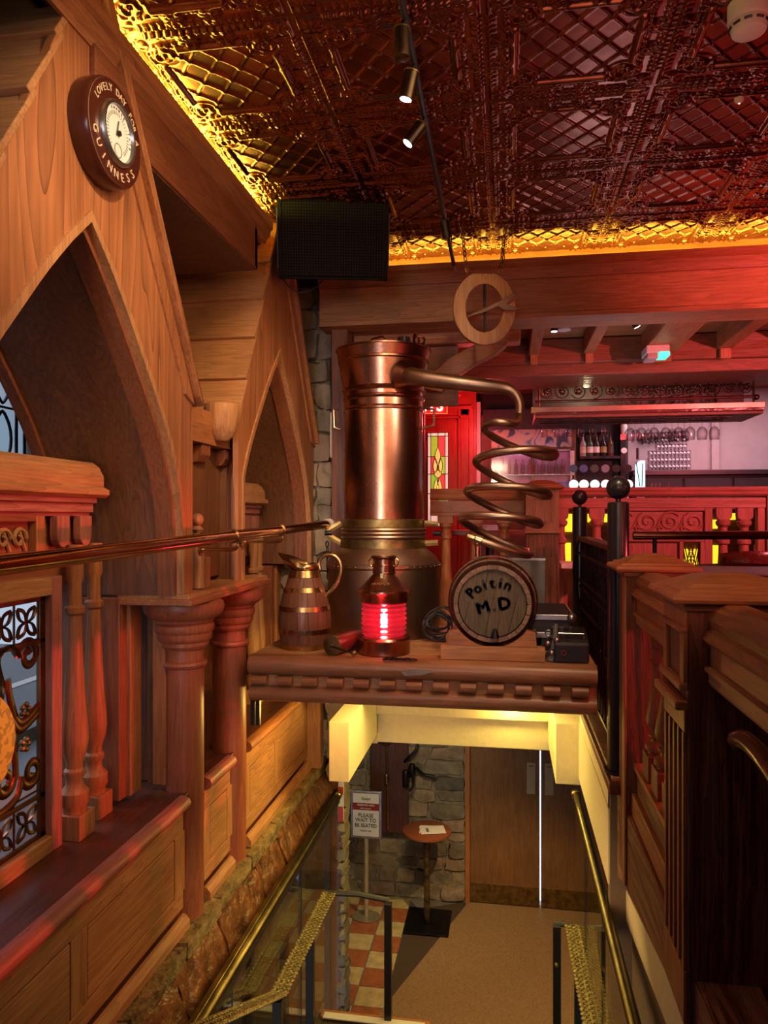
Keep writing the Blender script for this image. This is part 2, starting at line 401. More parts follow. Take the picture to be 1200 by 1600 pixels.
# ---- pressed tin ceiling: slab + one relief tile mesh shared by all tiles
ceil = struct(B('ceiling', BLACKM, (-1.9, -2.2, 3.17), (4.2, 4.82, 3.25)))
TW, TL = .597, .58
def tile_h(x, y):
    ax, ay = abs(x), abs(y); h = 0
    def g(d, w_): return math.exp(-(d/w_)**2)
    if ax < .188 and ay < .188:
        e = min(1, (.188-max(ax, ay))/.012)
        a = (x+.8*y)/.105; b = (x-.8*y)/.105
        da = abs(a-round(a))*.105*.78; db = abs(b-round(b))*.105*.78
        h += .0058*max(g(da, .0042), g(db, .0042))*e + .004*g(da, .009)*g(db, .009)*e
    if ay < .13: h += .014*math.sqrt(max(0, 1-((ax-.203)/.013)**2))*min(1, (.13-ay)/.01)
    if ax < .13: h += .014*math.sqrt(max(0, 1-((ay-.203)/.013)**2))*min(1, (.13-ax)/.01)
    cx, cy = ax-.178, ay-.178; r = math.hypot(cx, cy); th = math.atan2(cy, cx)
    if r < .062: h += .013*(.45+.55*abs(math.cos(2.5*(th-PI/4))))*max(0, 1-(r/.062)**2)**.5*(.5+.5*math.cos(r*210))
    for (qx, qy) in ((.245, .06), (.06, .245), (.245, .245)):
        r = math.hypot(ax-qx, ay-qy)
        if r < .04: h += .010*(1-(r/.04)**2)**.5*(.4+.6*abs(math.cos(3*math.atan2(ay-qy, ax-qx))))
    if ax > .222 and ay < .2: h += .0045*(abs(math.sin(ay*PI/.026)) > .35)*(1 if ax < .232 or ax > .262 else 0)
    if ay > .222 and ax < .2: h += .0045*(abs(math.sin(ax*PI/.026)) > .35)*(1 if ay < .232 or ay > .262 else 0)
    m = max(ax, ay)
    h += .006*g(m-.281, .005)
    if m > .290: h -= .004
    return h
NG = 132
def tile_mesh():
    bm = bmesh.new(); G = []
    for j in range(NG+1):
        row = []
        for i in range(NG+1):
            u, v = (i/NG-.5)*.6, (j/NG-.5)*.6
            row.append(bm.verts.new((u*TW/.6, v*TL/.6, -tile_h(u, v)-.004)))
        G.append(row)
    for j in range(NG):
        for i in range(NG): bm.faces.new((G[j][i], G[j+1][i], G[j+1][i+1], G[j][i+1]))
    me = bpy.data.meshes.new('ceiling_tile'); bm.to_mesh(me); bm.free(); me.shade_smooth(); me.materials.append(TIN); return me
TM = tile_mesh()
for i in range(-2, 6):
    for j in range(-1, 5):
        o = bpy.data.objects.new('ceiling_tile', TM); COL.objects.link(o); o.parent = ceil
        o.location = (-.071+TW*(i+.5), 1.64+TL*(j+.5), 3.165)
# ---- room shell the viewer stands in and beyond
wl = struct(B('wall_left', Wd['Y'], (-1.98, -2.2, -.3), (-1.86, .9, 3.2)))
for a, b in (((-1.98, .9, 2.72), (-1.86, 4.7, 3.2)), ((-1.98, .9, -.3), (-1.86, 4.7, .5)), ((-1.98, 2.95, .5), (-1.86, 4.7, 2.72)), ((-1.98, 4.7, -.3), (-1.86, 8.6, 3.2))):
    B('panel', Wd['Y'], a, b, wl)
struct(B('wall_behind_pier', Wd['Z'], (-1.86, 4.76, .66), (-1.10, 4.80, 3.17)))
struct(B('wall_right', Wd['Z'], (4.0, -2.2, -.2), (4.1, 8.6, 3.2)))
struct(B('wall_back', Wd['X'], (-1.98, -2.3, -3.1), (4.1, -2.2, 3.2)))
fl = struct(B('floor', CARPETD, (.95, -2.2, -.08), (4.0, 8.5, .0)))
B('landing', CARPETD, (-1.2, -2.2, -.08), (.95, .8, 0), fl)
B('raised_floor', Wd['X'], (.46, 2.95, .44), (4.0, 8.5, .66), fl)
B('raised_floor', Wd['X'], (-1.9, 4.45, .44), (.46, 8.5, .66), fl)
# street outside
st = struct(B('floor_street', GREY, (-7, -1, .15), (-2.02, 7, .25)))
B('kerb', STONE[4], (-3.0, -1, .25), (-2.8, 7, .33), st); B('road_line', WHITE, (-3.9, -1, .25), (-3.8, 7, .256), st)
B('house_front', GREY, (-7.2, -1, .2), (-7.0, 7, 1.3), st)
# ---- stair well left: stone kerb, stones below it
ws = struct(B('wall_stairwell', MORTAR, (-1.40, .6, -.34), (-1.20, 4.95, -.06)))
y = .7
random.seed(3)
while y < 4.72:
    l = random.uniform(.30, .52); l = min(l, 4.93-y)
    MB().rock((-1.33, y+.004, -.085), (-1.183-random.uniform(0, .012), y+l-.004, -.022), .14, 3, .10).build('stone', CURB, ws, True)
    y += l
for row, (z0, z1) in enumerate(((-.30, -.082),)):
    y = .7+row*.13
    while y < 4.8:
        l = random.uniform(.30, .48); l = min(l, 4.93-y)
        mm = MB().rock((-1.36, y+.003, z0), (-1.180-random.uniform(0, .012), y+l-.003, z1), .10, 4, .06)
        for v in mm.bm.verts: v.co.x += (-.082-v.co.z)*.42
        mm.build('stone', BRICKS, ws, True)
        y += l
# pier at the end of the left stair wall
pr = struct(B('wall_pier', Wd['Z'], (-1.16, 4.80, -3.0), (-1.085, 4.98, .10)))
for k in range(34):
    z = -3+k*.088
    MB().rock((-1.11, 4.79, z+.003), (-1.058+random.uniform(-.006, .004), 4.97, z+.086), .5).build('stone', STONE[3], pr, True)
B('glazing_bar', BLACK, (-1.185, 4.74, -2.2), (-1.15, 4.79, -.2), pr)
# stone wall of the lower left, seen through the glass
wb = struct(B('wall_lower_left', MORTAR, (-2.7, 2.0, -3.0), (-2.5, 8.9, .04)))
for r in range(13):
    y = 3.6+random.uniform(0, .2)
    while y < 8.3:
        l = random.uniform(.18, .42); z = -2.95+r*.2
        MB().rock((-2.56, y+.01, z+.008), (-2.46-random.uniform(0, .03), y+l-.01, z+.192), .16).build('stone', random.choice(STONE), wb, True); y += l
struct(B('wall_lower_right', TAUPE, (1.40, 3.0, -3.0), (1.5, 8.9, .04)))
# ---- lower stone wall
wf = struct(B('wall_far_lower', MORTAR, (-2.7, 8.795, -3.0), (-.46, 9.0, .04)))
z = -2.99; r = 0
random.seed(11)
while z < -.75:
    hgt = random.uniform(.10, .2) if r else .17
    x = -2.35-random.uniform(0, .2)
    while x < -.5:
        l = random.uniform(.13, .40)
        if x+l > -.62: l = -.47-x
        zz = random.uniform(-.01, .01)
        MB().rock((x+.008, 8.70+random.uniform(.05, .09), z+.008+zz), (x+l-.008, 8.9, z+hgt-.008+zz), .22).build('stone', random.choice(STONE), wf, True); x += l
    z += hgt; r += 1
# lower floor with chequered tiles, carpet and a painted shadow band
f2 = struct(B('floor_lower', GREY, (-2.7, 5.4, -3.1), (1.5, 8.9, -3.006)))
for i in range(5):
    for j in range(8):
        x = -1.12-.3*(i+1); yy = 8.86-.295*(j+1)-.02
        jx, jy = .006, .006
        B('floor_tile', TERRA if (i+j) % 2 else BUFF, (x+jx, yy+jy, -3.02), (x+.3-jx, yy+.295-jy, -2.998+random.uniform(0, .002)), f2, .004)
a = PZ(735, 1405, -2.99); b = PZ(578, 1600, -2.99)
MB().prism([(a.x, 8.86, -3.006), (1.38, 8.86, -3.006), (1.38, 5.6, -3.006), (b.x+.0-.28, 5.6, -3.006), (b.x, b.y, -3.006)], (0, 0, .014)).build('carpet', CARPET, f2)
MB().prism([(-1.12, 8.5, -3.006), (a.x, 8.84, -3.006), (b.x+.35, b.y+.5, -3.006), (-1.12, 6.6, -3.006)], (0, 0, .008)).build('carpet_shadow_band', CARPETD, f2)  # dark sheet painting the shade that falls beside the carpet
# ---- lintel, bulkheads, lower ceiling (cream plaster)
lt = struct(B('trim_1', CREAM, (-1.2, 5.0, .04), (1.4, 5.2, .68), None, .006)); tag(lt, 'cream plastered lintel across the end of the stair well')
B('lintel_strip', CREAM, (-.87, 4.93, .25), (.28, 5.0, .44), lt, .004)
B('bulkhead', CREAM, (-.985, 4.05, .10), (-.87, 5.0, .44), lt, .004)
B('reveal', CREAM, (-1.08, 4.97, .04), (-.87, 5.0, .68), lt)
for k in range(8): MB().rock((-1.155, 4.66, -.10+k*.10), (-1.03+random.uniform(-.01, .01), 4.80, -.004+k*.10), .4).build('stone', STONE[3], lt, True)
B('bulkhead', CREAM, (.275, 4.22, .10), (.44, 5.0, .44), lt, .004)
struct(B('ceiling_lower', CREAM, (-2.7, 5.2, .04), (1.5, 8.9, .12)))
# ---- right side of the stair well
fr = struct(MB().box((.40, 3.02, .14), (.455, 4.22, .44)).build('wall_stair_right', CREAM))
B('ledge_fascia', CREAM, (.405, 3.02, .44), (.455, 4.22, .60), fr)
B('pier', TAUPE, (.405, 3.0, -3.0), (.52, 3.06, .60), fr)
# tiled ledge on top of it
tl = struct(B('trim_2', Wd['Y'], (.38, 2.84, .56), (.50, 4.3, .605), None, .006)); tag(tl, 'brown ledge beside the stair well carrying the black railing')
for k in range(9): B('ledge_tile', BUFF, (.395, 2.87+k*.155, .60), (.50, 3.02+k*.155, .618), tl, .004)
# ---- main cross beam with cornice
bm_ = struct(B('trim_3', Wl['X'], (-1.12, 4.36, 2.76), (3.9, 4.58, 3.06))); tag(bm_, 'long timber beam under the tin ceiling')
B('beam_fillet', Wl['X'], (-1.12, 4.335, 2.745), (3.9, 4.60, 2.775), bm_, .005)
MB().mould([(0, 0), (-.03, 0), (-.035, .02), (-.055, .045), (-.06, .055), (-.085, .07), (-.085, .10), (0, .10)], (-1.12, 4.37, 2.975), (3.9, 4.37, 2.975), (0, 1, 0), (0, 0, 1)).build('cornice', Wp['X'], bm_, True, 0, 25)
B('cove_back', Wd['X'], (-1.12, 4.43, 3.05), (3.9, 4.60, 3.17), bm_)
# ---- ceiling of the bar behind the beam: boards, joists, header
cb = struct(B('ceiling_bar', Wp['X'], (-1.9, 4.58, 2.90), (4.0, 8.6, 2.98)))
for k in range(9): B('ceiling_board', Wp['X'], (-1.12, 4.6+k*.105, 2.885), (3.9, 4.70+k*.105, 2.9), cb, .003)
hd = struct(B('trim_4', Wd['X'], (-1.12, 5.5, 2.62), (3.9, 6.05, 2.88), None, .01)); tag(hd, 'dark timber header above the bar, behind the joists')
B('header_step', Wd['X'], (-1.12, 5.44, 2.70), (3.9, 5.5, 2.88), hd, .01)
for (x, w_, z0, m) in ((-.42, .10, 2.76, 'Y'), (.20, .075, 2.76, 'Y'), (.585, .075, 2.76, 'Y'), (1.06, .23, 2.748, 'Y'), (1.50, .10, 2.76, 'Y'), (1.95, .1, 2.76, 'Y')):
    j = tag(B('ceiling_joist', Wp['Y'], (x-w_/2, 4.58, z0), (x+w_/2, 5.45, 2.885), None, .006),
            {-.42: 'timber joist behind the wooden brace, leftmost between beam and header', .20: 'timber joist nearest right of the hanging wooden ring', .585: 'timber joist between the two small ceiling lamps',
             1.06: 'wide timber beam carrying the green exit light', 1.50: 'dark joist right of the wide beam with the exit light', 1.95: 'rightmost joist, at the edge of the picture'}[x], 'joist', 'joists between the beam and the bar header')
    B('corbel', Wp['Z'], (x-w_*.36, 5.40, z0-.07), (x+w_*.36, 5.44, z0), j, .004)
# ---- timber wall left of and behind the still
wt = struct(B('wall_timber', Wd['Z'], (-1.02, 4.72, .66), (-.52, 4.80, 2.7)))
B('post', Wd['Z'], (-1.06, 4.42, .66), (-.96, 4.56, 2.76), wt, .005)
B('cross_beam', Wp['X'], (-.96, 4.60, 2.675), (.09, 4.74, 2.76), wt, .012)
B('spandrel', Wd['X'], (-.96, 4.68, 2.30), (-.30, 4.72, 2.68), wt)
pts = [PY(*q, 4.62) for q in ((655, 606), (700, 560), (760, 528), (800, 524), (790, 540), (776, 552), (740, 570), (704, 594), (690, 612))]
br = MB().prism(pts, (0, .08, 0)).build('brace', Wp['X'], wt, False, .004)
MB().tube([PY(545+110*(.5-.5*math.cos(PI*k/12)), 600-48*math.sin(PI*k/12), 4.675) for k in range(13)], .008, 6).build('arched_rib', Wo['X'], wt, True)
# ---- stone pier beside arch
wp = struct(B('wall_stone_pier', MORTAR, (-1.5, 4.56, .66), (-1.105, 4.75, 3.06)))
z = .68
random.seed(5)
while z < 3.0:
    hh = random.uniform(.10, .2); x = -1.44+random.uniform(0, .1)
    while x < -1.12:
        l = random.uniform(.14, .26); l = min(l, -1.07-x)
        if l > .03: MB().rock((x, 4.52, z), (x+l-.008, 4.66, z+hh-.01), .25).build('stone', random.choice([STONE[3], STONE[3], STONE[1], STONE[5]]), wp, True)
        x += l
    z += hh
tag(B('conduit_box', WHITE, (-1.075, 4.44, 1.96), (-1.045, 4.47, 2.24), wp, .005))
# ---- doors at the bottom
for k, (x0, x1, lab) in enumerate(((-.42, .392, 'left'), (.405, 1.24, 'right'))):
    d = struct(B('door_%d' % (k+1), Wdoor, (x0, 8.80, -2.985), (x1, 8.85, -.7), None, .004))
    B('kick_plate', OLDBR, (x0+.01, 8.79, -2.975), (x1-.01, 8.80, -2.76), d)
    xp = x1-.15 if k == 0 else x0+.045
    pl = B('push_plate', plain('plate_%d' % k, (.42, .34, .24), .35, .0, .1), (xp, 8.785, -1.66), (xp+.10, 8.80, -1.29), d, .003)
    B('plate_slot', INK, (xp+.02, 8.783, -1.335), (xp+.08, 8.786, -1.327), pl)
dfm = struct(B('trim_5', Wp['Z'], (-.475, 8.76, -3.0), (-.42, 8.88, -.7), None, .006)); tag(dfm, 'timber door jamb beside the lower stone wall')
B('jamb', Wp['Z'], (1.24, 8.76, -3.0), (1.3, 8.88, -.7), dfm, .006)
B('door_head', Wp['X'], (-.475, 8.76, -.7), (1.3, 8.88, .04), dfm)
win = struct(B('daylight_plane', glow('daylight_gap', (.45, .65, 1), 5), (.36, 8.95, -2.98), (.44, 8.96, -1.2))); tag(win, 'daylight behind the crack of the double door')  # glowing plane put behind the crack in place of daylight
# ---- stairs
stw = thing('staircase', 'carpeted staircase going down between the glass screens', 'stairs', (0, 2, 0))
for k in range(7):
    zt = -.183*(k+1); yy = .8+.33*k
    if k < 6: B('tread', CARPETD, (-1.07, yy, zt-.18), (.37, yy+.335, zt), stw); B('nosing', CREAM, (-1.07, yy+.30, zt-.002), (.37, yy+.335, zt+.004), stw)
B('landing', CARPETD, (-1.07, 2.78, -1.44), (.42, 4.15, -1.281), stw)
B('landing_edge', Wp['X'], (-1.05, 4.10, -1.33), (-.42, 4.16, -1.262), stw, .004); B('nosing', WHITE, (-1.03, 4.08, -1.263), (-.45, 4.13, -1.257), stw)
for k in range(9):
    zt = -1.281-.191*(k+1); yy = 4.15+.27*k
    if k < 8: B('tread', CARPETD, (-.68, yy, zt-.19), (.42, yy+.275, zt), stw); B('nosing', CREAM, (-.68, yy+.24, zt-.002), (.42, yy+.275, zt+.004), stw)
# ---- stained street window behind arch 1
wn = struct(B('window_2', WINGL, (-1.925, .9, 1.35), (-1.92, 2.70, 2.72)))
WO = .42
for yv in (1.0, 1.3, 1.55, 1.80, 2.06, 2.22, 2.27): MB().tube([(-1.915, yv+WO, 1.35), (-1.915, yv+WO, 2.3 if 1.3 < yv < 2.2 else 2.72)], .007, 6).build('lead_came', IRON, wn, True)
for yc in (1.425, 1.675, 1.93, 2.14):
    for zc in (1.42, 1.66, 1.90, 2.14):
        hw, hh = (.09 if yc < 2.1 else .05), .105
        P = [(yc+WO+hw*(1-.5*abs(math.sin(t))**3)*math.cos(t), zc+hh*math.sin(t)) for t in [2*PI*q/20 for q in range(20)]]
        MB().tube([(-1.915, p[0], p[1]) for p in P], .006, 5, True).build('lead_came', IRON, wn, True)
for zc in (1.54, 1.78, 2.02, 2.26): MB().tube([(-1.915, 1.0, zc), (-1.915, 2.69, zc)], .005, 5).build('lead_came', IRON, wn, True)
for yc in (1.5, 1.8, 2.09):
    MB().torus((-1.915, yc+WO, 2.38), .06, .007, (1, 0, 0), 20, 6).build('lead_came', IRON, wn, True)
    MB().torus((-1.915, yc+WO, 2.38), .09, .006, (1, 0, 0), 20, 6).build('lead_came', IRON, wn, True)
    MB().ball((-1.92, yc+WO, 2.38), .028, 14).build('glass_boss', COPPER, wn, True)
B('window_frame', WHITE, (-1.93, 2.70, 1.3), (-1.88, 2.73, 2.72), wn); B('window_frame', plain('blue_frame', (.25, .35, .6), .5), (-1.93, 2.73, 1.3), (-1.885, 2.75, 2.72), wn); B('window_frame', Wd['Z'], (-1.95, 2.75, 1.28), (-1.86, 2.96, 2.72), wn)
B('window_sill', Wd['Y'], (-1.95, .9, 1.28), (-1.86, 2.95, 1.36), wn)
# =================================================================== GOTHIC ARCHES
XF = -1.20
AW = [(1.30, .645), (1.475, .64), (1.6, .625), (1.71, .60), (1.82, .555), (1.934, .487), (2.03, .415), (2.13, .333), (2.25, .235), (2.37, .125), (2.49, 0)]
def awid(z):
    for (z0, w0), (z1, w1) in zip(AW, AW[1:]):
        if z0 <= z <= z1: return w0+(w1-w0)*(z-z0)/(z1-z0)
    return 0
def acurve(off=0, n=22):
    """right half from foot to apex, offset towards the inside by off"""
    P = [Vector((awid(1.3+1.19*t), 1.3+1.19*t)) for t in [i/n for i in range(n+1)]]
    P = [Vector(p) for p in P]; out = []
    for i, p in enumerate(P):
        a = P[max(0, i-1)]; b = P[min(n, i+1)]; t = (b-a).normalized(); nrm = Vector((-t.y, t.x))
        q = p+nrm*off; out.append(q)
    out[-1] = Vector((0, out[-1].y - (off*.9 if off > 0 else off*.9))) if False else Vector((0, P[-1].y-off*1.45))
    out[0].y = 1.3
    out = [Vector((max(0, q.x), q.y)) for q in out]
    return out
def strip(p_out, p_in, x0, x1, Y0, sgn):
    """solid between two curves on plane x0..x1"""
    m = MB(); A = []
    for (po, pi) in zip(p_out, p_in):
        A.append([m.bm.verts.new((x0, Y0+sgn*po.x, po.y)), m.bm.verts.new((x0, Y0+sgn*pi.x, pi.y)), m.bm.verts.new((x1, Y0+sgn*pi.x, pi.y)), m.bm.verts.new((x1, Y0+sgn*po.x, po.y))])
    for a, b in zip(A, A[1:]):
        for k in range(4):
            j = (k+1) % 4; m.bm.faces.new((a[k], a[j], b[j], b[k]))
    m.bm.faces.new(A[0]); m.bm.faces.new(A[-1][::-1]); return m
def clampc(c, sg, o):
    return c if sg > 0 else [Vector((min(p.x, .575-o), p.y)) for p in c]
def arch(Y0, label, first):
    t = thing('gothic_arch', label, 'arch', (XF, Y0, 1.3))
    inner = acurve(0)
    # face in two boards, split under the apex
    rt = [(XF, Y0+p.x, p.y) for p in inner] + [(XF, Y0, 3.165), (XF, Y0+.03, 3.165), (XF, Y0+.72, 2.06), (XF, Y0+.72, 1.3)]
    lf = [(XF, Y0-min(p.x, .575), p.y) for p in inner] + [(XF, Y0, 3.165), (XF, Y0-.03, 3.165), (XF, Y0-.585, 2.06), (XF, Y0-.625, 2.06), (XF, Y0-.61, 1.3)]
    for nme, P in (('arch_face', rt), ('arch_face', lf)):
        P = [Vector(p) for p in P]
        MB().prism(P, (-.025, 0, 0)).build(nme, Warch, t, False, .0015)
    for sg in (1, -1):
        strip(clampc(acurve(-.002), sg, 0), clampc(acurve(.022), sg, .024), XF+.008, XF-.05, Y0, sg).build('arch_bead', Wl['Z'], t, True, 0, 30)
        strip(clampc(acurve(.018), sg, .02), clampc(acurve(.040), sg, .042), XF-.02, XF-.09, Y0, sg).build('arch_moulding', Wd['Z'], t, True, 0, 30)
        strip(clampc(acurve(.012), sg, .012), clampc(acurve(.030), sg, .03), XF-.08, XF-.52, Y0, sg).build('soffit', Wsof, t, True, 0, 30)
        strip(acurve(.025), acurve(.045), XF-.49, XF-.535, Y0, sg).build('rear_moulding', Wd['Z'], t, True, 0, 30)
        # rear fill between soffit and outer skin
    # groove line and bargeboard mouldings along the right slope
    for (o0, o1, x0, x1, m) in ((-.085, -.005, -.002, .012, Wp['Z']), (-.01, .03, -.002, .035, Wp['Z']), (.03, .048, -.05, .030, Wl['Z'])):
        A = [(Y0+.03+o0, 3.165), (Y0+.72+o0, 2.06-.0)]; Bq = [(Y0+.03+o1, 3.165), (Y0+.72+o1, 2.06)]
        P = [Vector((XF+x1, A[0][0], A[0][1])), Vector((XF+x1, A[1][0], A[1][1]-(o0+.0)*0)), Vector((XF+x1, Bq[1][0], Bq[1][1]-.03)), Vector((XF+x1, Bq[0][0], Bq[0][1]))]
        MB().prism(P, (x0-x1, 0, 0)).build('bargeboard', m, t, False, .003)
    # roof boards of the left slope, lapped
    D = Vector((0, .53, 1)).normalized(); Nn = Vector((0, -1, .53)).normalized()
    base = Vector((0, Y0-.60, 2.04)); nb = 5
    for k in range(nb):
        s0, s1 = k*.25-.03, (k+1)*.25
        a = base+D*s0+Nn*.028; b = base+D*s1+Nn*.006; c = b-Nn*.016; d = a-Nn*.022
        P = [a, b, c, d]
        if P[1].z > 3.16: continue
        MB().prism([Vector((XF+.002, p.y, p.z)) for p in P], (-.60, 0, 0)).build('roof_board', Wl['X'], t, False, .003)
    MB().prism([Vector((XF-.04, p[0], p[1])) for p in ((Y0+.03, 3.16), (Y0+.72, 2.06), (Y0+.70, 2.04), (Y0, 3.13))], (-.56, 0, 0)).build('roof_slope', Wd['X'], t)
    # leg wall below: jamb posts
    B('jamb_post', Wd['Z'], (-1.62, Y0+.60, .52), (-1.44, Y0+.70, 1.29), t, .004)
    B('jamb_stile', Wp['Z'], (-1.445, Y0+.655, .52), (-1.425, Y0+.74, 1.29), t, .003)
    B('jamb_panel', Wo['Z'], (-1.43, Y0+.80, .52), (-1.30, Y0+.815, 1.28), t)
    B('jamb_stile', Wp['Z'], (-1.40, Y0+.785, .52), (-1.345, Y0+.80, 1.28), t, .003)
    B('outer_lining', Wd['Z'], (-1.86, Y0+.88, .5), (-1.43, Y0+.94, 1.9), t)
    return t
arch(1.98, 'near gothic timber arch carrying the round barometer', True)
arch(3.81, 'far gothic timber arch beside the rough stone pier', False)
arch(.15, 'nearest gothic timber arch, beside the viewer at the left', False)
# pier with corbel box and bowl between the arches
def pier(Y0, label):
    t = thing('corbel_pier', label, 'pier', (-1.3, Y0, 1.3))
    B('pier_board', Wo['Z'], (-1.80, Y0-.24, 1.325), (-1.31, Y0+.48, 2.04), t, .004)
    B('corbel_box', Wp['Y'], (-1.31, Y0-.22, 1.905), (-1.255, Y0+.36, 2.05), t, .004)
    B('corbel_return', Wp['Z'], (-1.35, Y0+.355, 1.86), (-1.245, Y0+.375, 2.07), t, .003)
    MB().lathe([(.0, 0), (.03, .004), (.055, .03), (.07, .07), (.076, .12), (.078, .155), (.074, .165), (0, .165)], (-1.235, Y0+.06, 1.925), 28).build('bowl', Wl['Z'], t, True)
    for dy in (-.10, .16):
        P = [(-1.255-.055, Y0+.02+dy, 1.905), (-1.265, Y0+.02+dy, 1.905), (-1.265, Y0+.02+dy, 1.86), (-1.285, Y0+.02+dy, 1.83), (-1.312, Y0+.02+dy, 1.825)]
        MB().prism(P, (0, .09, 0)).build('dentil', Wd['Z'], t, False, .003)
    return t
pier(3.02, 'timber pier with a carved half bowl between the two arches')
pier(1.19, 'timber pier with half bowl at the near side of the barometer arch')
# plinth board on the two columns
t = thing('plinth_board', 'flat plinth board lying across the capitals of the two columns', 'board', (-1.3, 3, 1.29))
B('board', Wl['Y'], (-1.46, 2.60, 1.285), (-1.17, 3.52, 1.305), t, .003)
B('edge_moulding', Wp['Y'], (-1.475, 2.585, 1.262), (-1.155, 3.54, 1.287), t, .004)
t = tag(B('plinth_board', Wp['Y'], (-1.46, .50, 1.262), (-1.16, 1.1, 1.305), None, .004), 'plinth board under the near arch at the left edge', 'board')
# small turned finial with a slanting strut behind the near arch foot
t = thing('finial', 'pale turned ball finial behind the foot of the near arch', 'finial', (-1.22, 2.84, 1.305))
MB().lathe([(.0, 0), (.028, 0), (.028, .16), (.015, .19), (.012, .22), (.026, .235), (.012, .25)], (-1.225, 2.80, 1.31), 18).build('stem', Wl['Z'], t, True)
MB().ball((-1.225, 2.80, 1.585), .026, 16).build('ball', Wl['Z'], t, True)
B('strut', Wl['Z'], (-1.24, 2.86, 1.305), (-1.215, 2.91, 1.43), t, .003)
# ---- round barometer on the near arch
cp = PX(155, 216, XF+.0); t = thing('barometer', 'round brown barometer with white dial and gold lettering on the near arch', 'barometer', (XF, cp.y, cp.z))
C0 = Vector((XF, cp.y-.015, cp.z))
Rb = .152
MB().lathe([(Rb*.98, 0), (Rb, .01), (Rb, .055), (Rb*.97, .062), (Rb*.62, .064)], C0, 56, (1, 0, 0)).build('case', plain('brown_enamel', (.075, .018, .010), .22, 0, .1), t, True)
MB().lathe([(Rb*.985, .058), (Rb*1.0, .050), (Rb*.96, .0635)], C0, 56, (1, 0, 0), False).build('edge_band', plain('tan_rim', (.30, .22, .14), .35), t, True)
MB().lathe([(Rb*.61, .062), (Rb*.61, .072), (Rb*.58, .079), (Rb*.53, .078), (Rb*.51, .068)], C0, 56, (1, 0, 0), False).build('bezel', STEEL, t, True)
MB().lathe([(0, .068), (Rb*.53, .068), (Rb*.53, .064)], C0, 48, (1, 0, 0)).build('dial', plain('dial_white', (.88, .88, .82), .4, 0, .02), t, True)
Mx = Matrix.Translation(C0+Vector((.065, 0, 0))) @ Matrix(((0, 0, 1, 0), (1, 0, 0, 0), (0, 1, 0, 0), (0, 0, 0, 1)))
GOLD = plain('gold_print', (.90, .66, .42), .4, 0, .05)
arctext('LOVELY DAY FOR A', .029, GOLD, 'lettering', t, Mx, Rb*.80, 152, 14)
arctext('GUINNESS', .036, GOLD, 'lettering', t, Mx, Rb*.80, 200, 320, True)
Md = Mx @ Matrix.Translation((0, 0, .004))
arctext('RAIN  CHANGE  FAIR', .011, INK, 'dial_scale', t, Md, Rb*.46, 190, -10, False, .0005)
arctext('|||||||||||||||||||||||||||||||', .012, INK, 'dial_ticks', t, Md, Rb*.38, 230, -50, False, .0005)
MB().torus(C0+Vector((.0705, 0, -.05)), .02, .0008, (1, 0, 0), 24, 4).build('thermometer_ring', INK, t)
m = MB(); c = C0+Vector((.073, 0, 0)); m.tube([c+Vector((0, -.012, -.012)), c+Vector((0, -.002, .035))], .0015, 6); m.lathe([(.008, -.002), (.008, .004)], c, 14, (1, 0, 0)); m.build('hand', INK, t)
# ---- bulkhead box with cornice below the tin ceiling
t = thing('ceiling_box', 'timber box bulkhead with cornice under the ceiling between the arches', 'bulkhead', (-1.3, 2.8, 2.78))
B('box_front', Wd['Y'], (-1.22, 1.98, 2.785), (-1.18, 3.40, 2.98), t, .004)
B('box_end', Wd['Z'], (-1.80, 3.36, 2.785), (-1.18, 3.40, 3.05), t, .004)
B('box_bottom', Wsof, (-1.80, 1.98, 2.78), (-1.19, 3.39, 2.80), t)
MB().mould([(0, 0), (.012, 0), (.018, .02), (.035, .035), (.038, .06), (.05, .07), (.05, .105), (0, .105)], (-1.205, 1.9, 2.97), (-1.205, 3.56, 2.97), (1, 0, 0), (0, 0, 1)).build('cornice', Wp['Y'], t, True, 0, 25)
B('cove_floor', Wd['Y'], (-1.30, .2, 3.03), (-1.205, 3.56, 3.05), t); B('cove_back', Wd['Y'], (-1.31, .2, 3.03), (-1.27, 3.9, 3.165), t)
MB().mould([(0, 0), (.012, 0), (.018, .02), (.035, .035), (.038, .06), (.05, .07), (.05, .105), (0, .105)], (-1.205, -1.9, 2.97), (-1.205, 1.9, 2.97), (1, 0, 0), (0, 0, 1)).build('cornice', Wp['Y'], t, True, 0, 25)
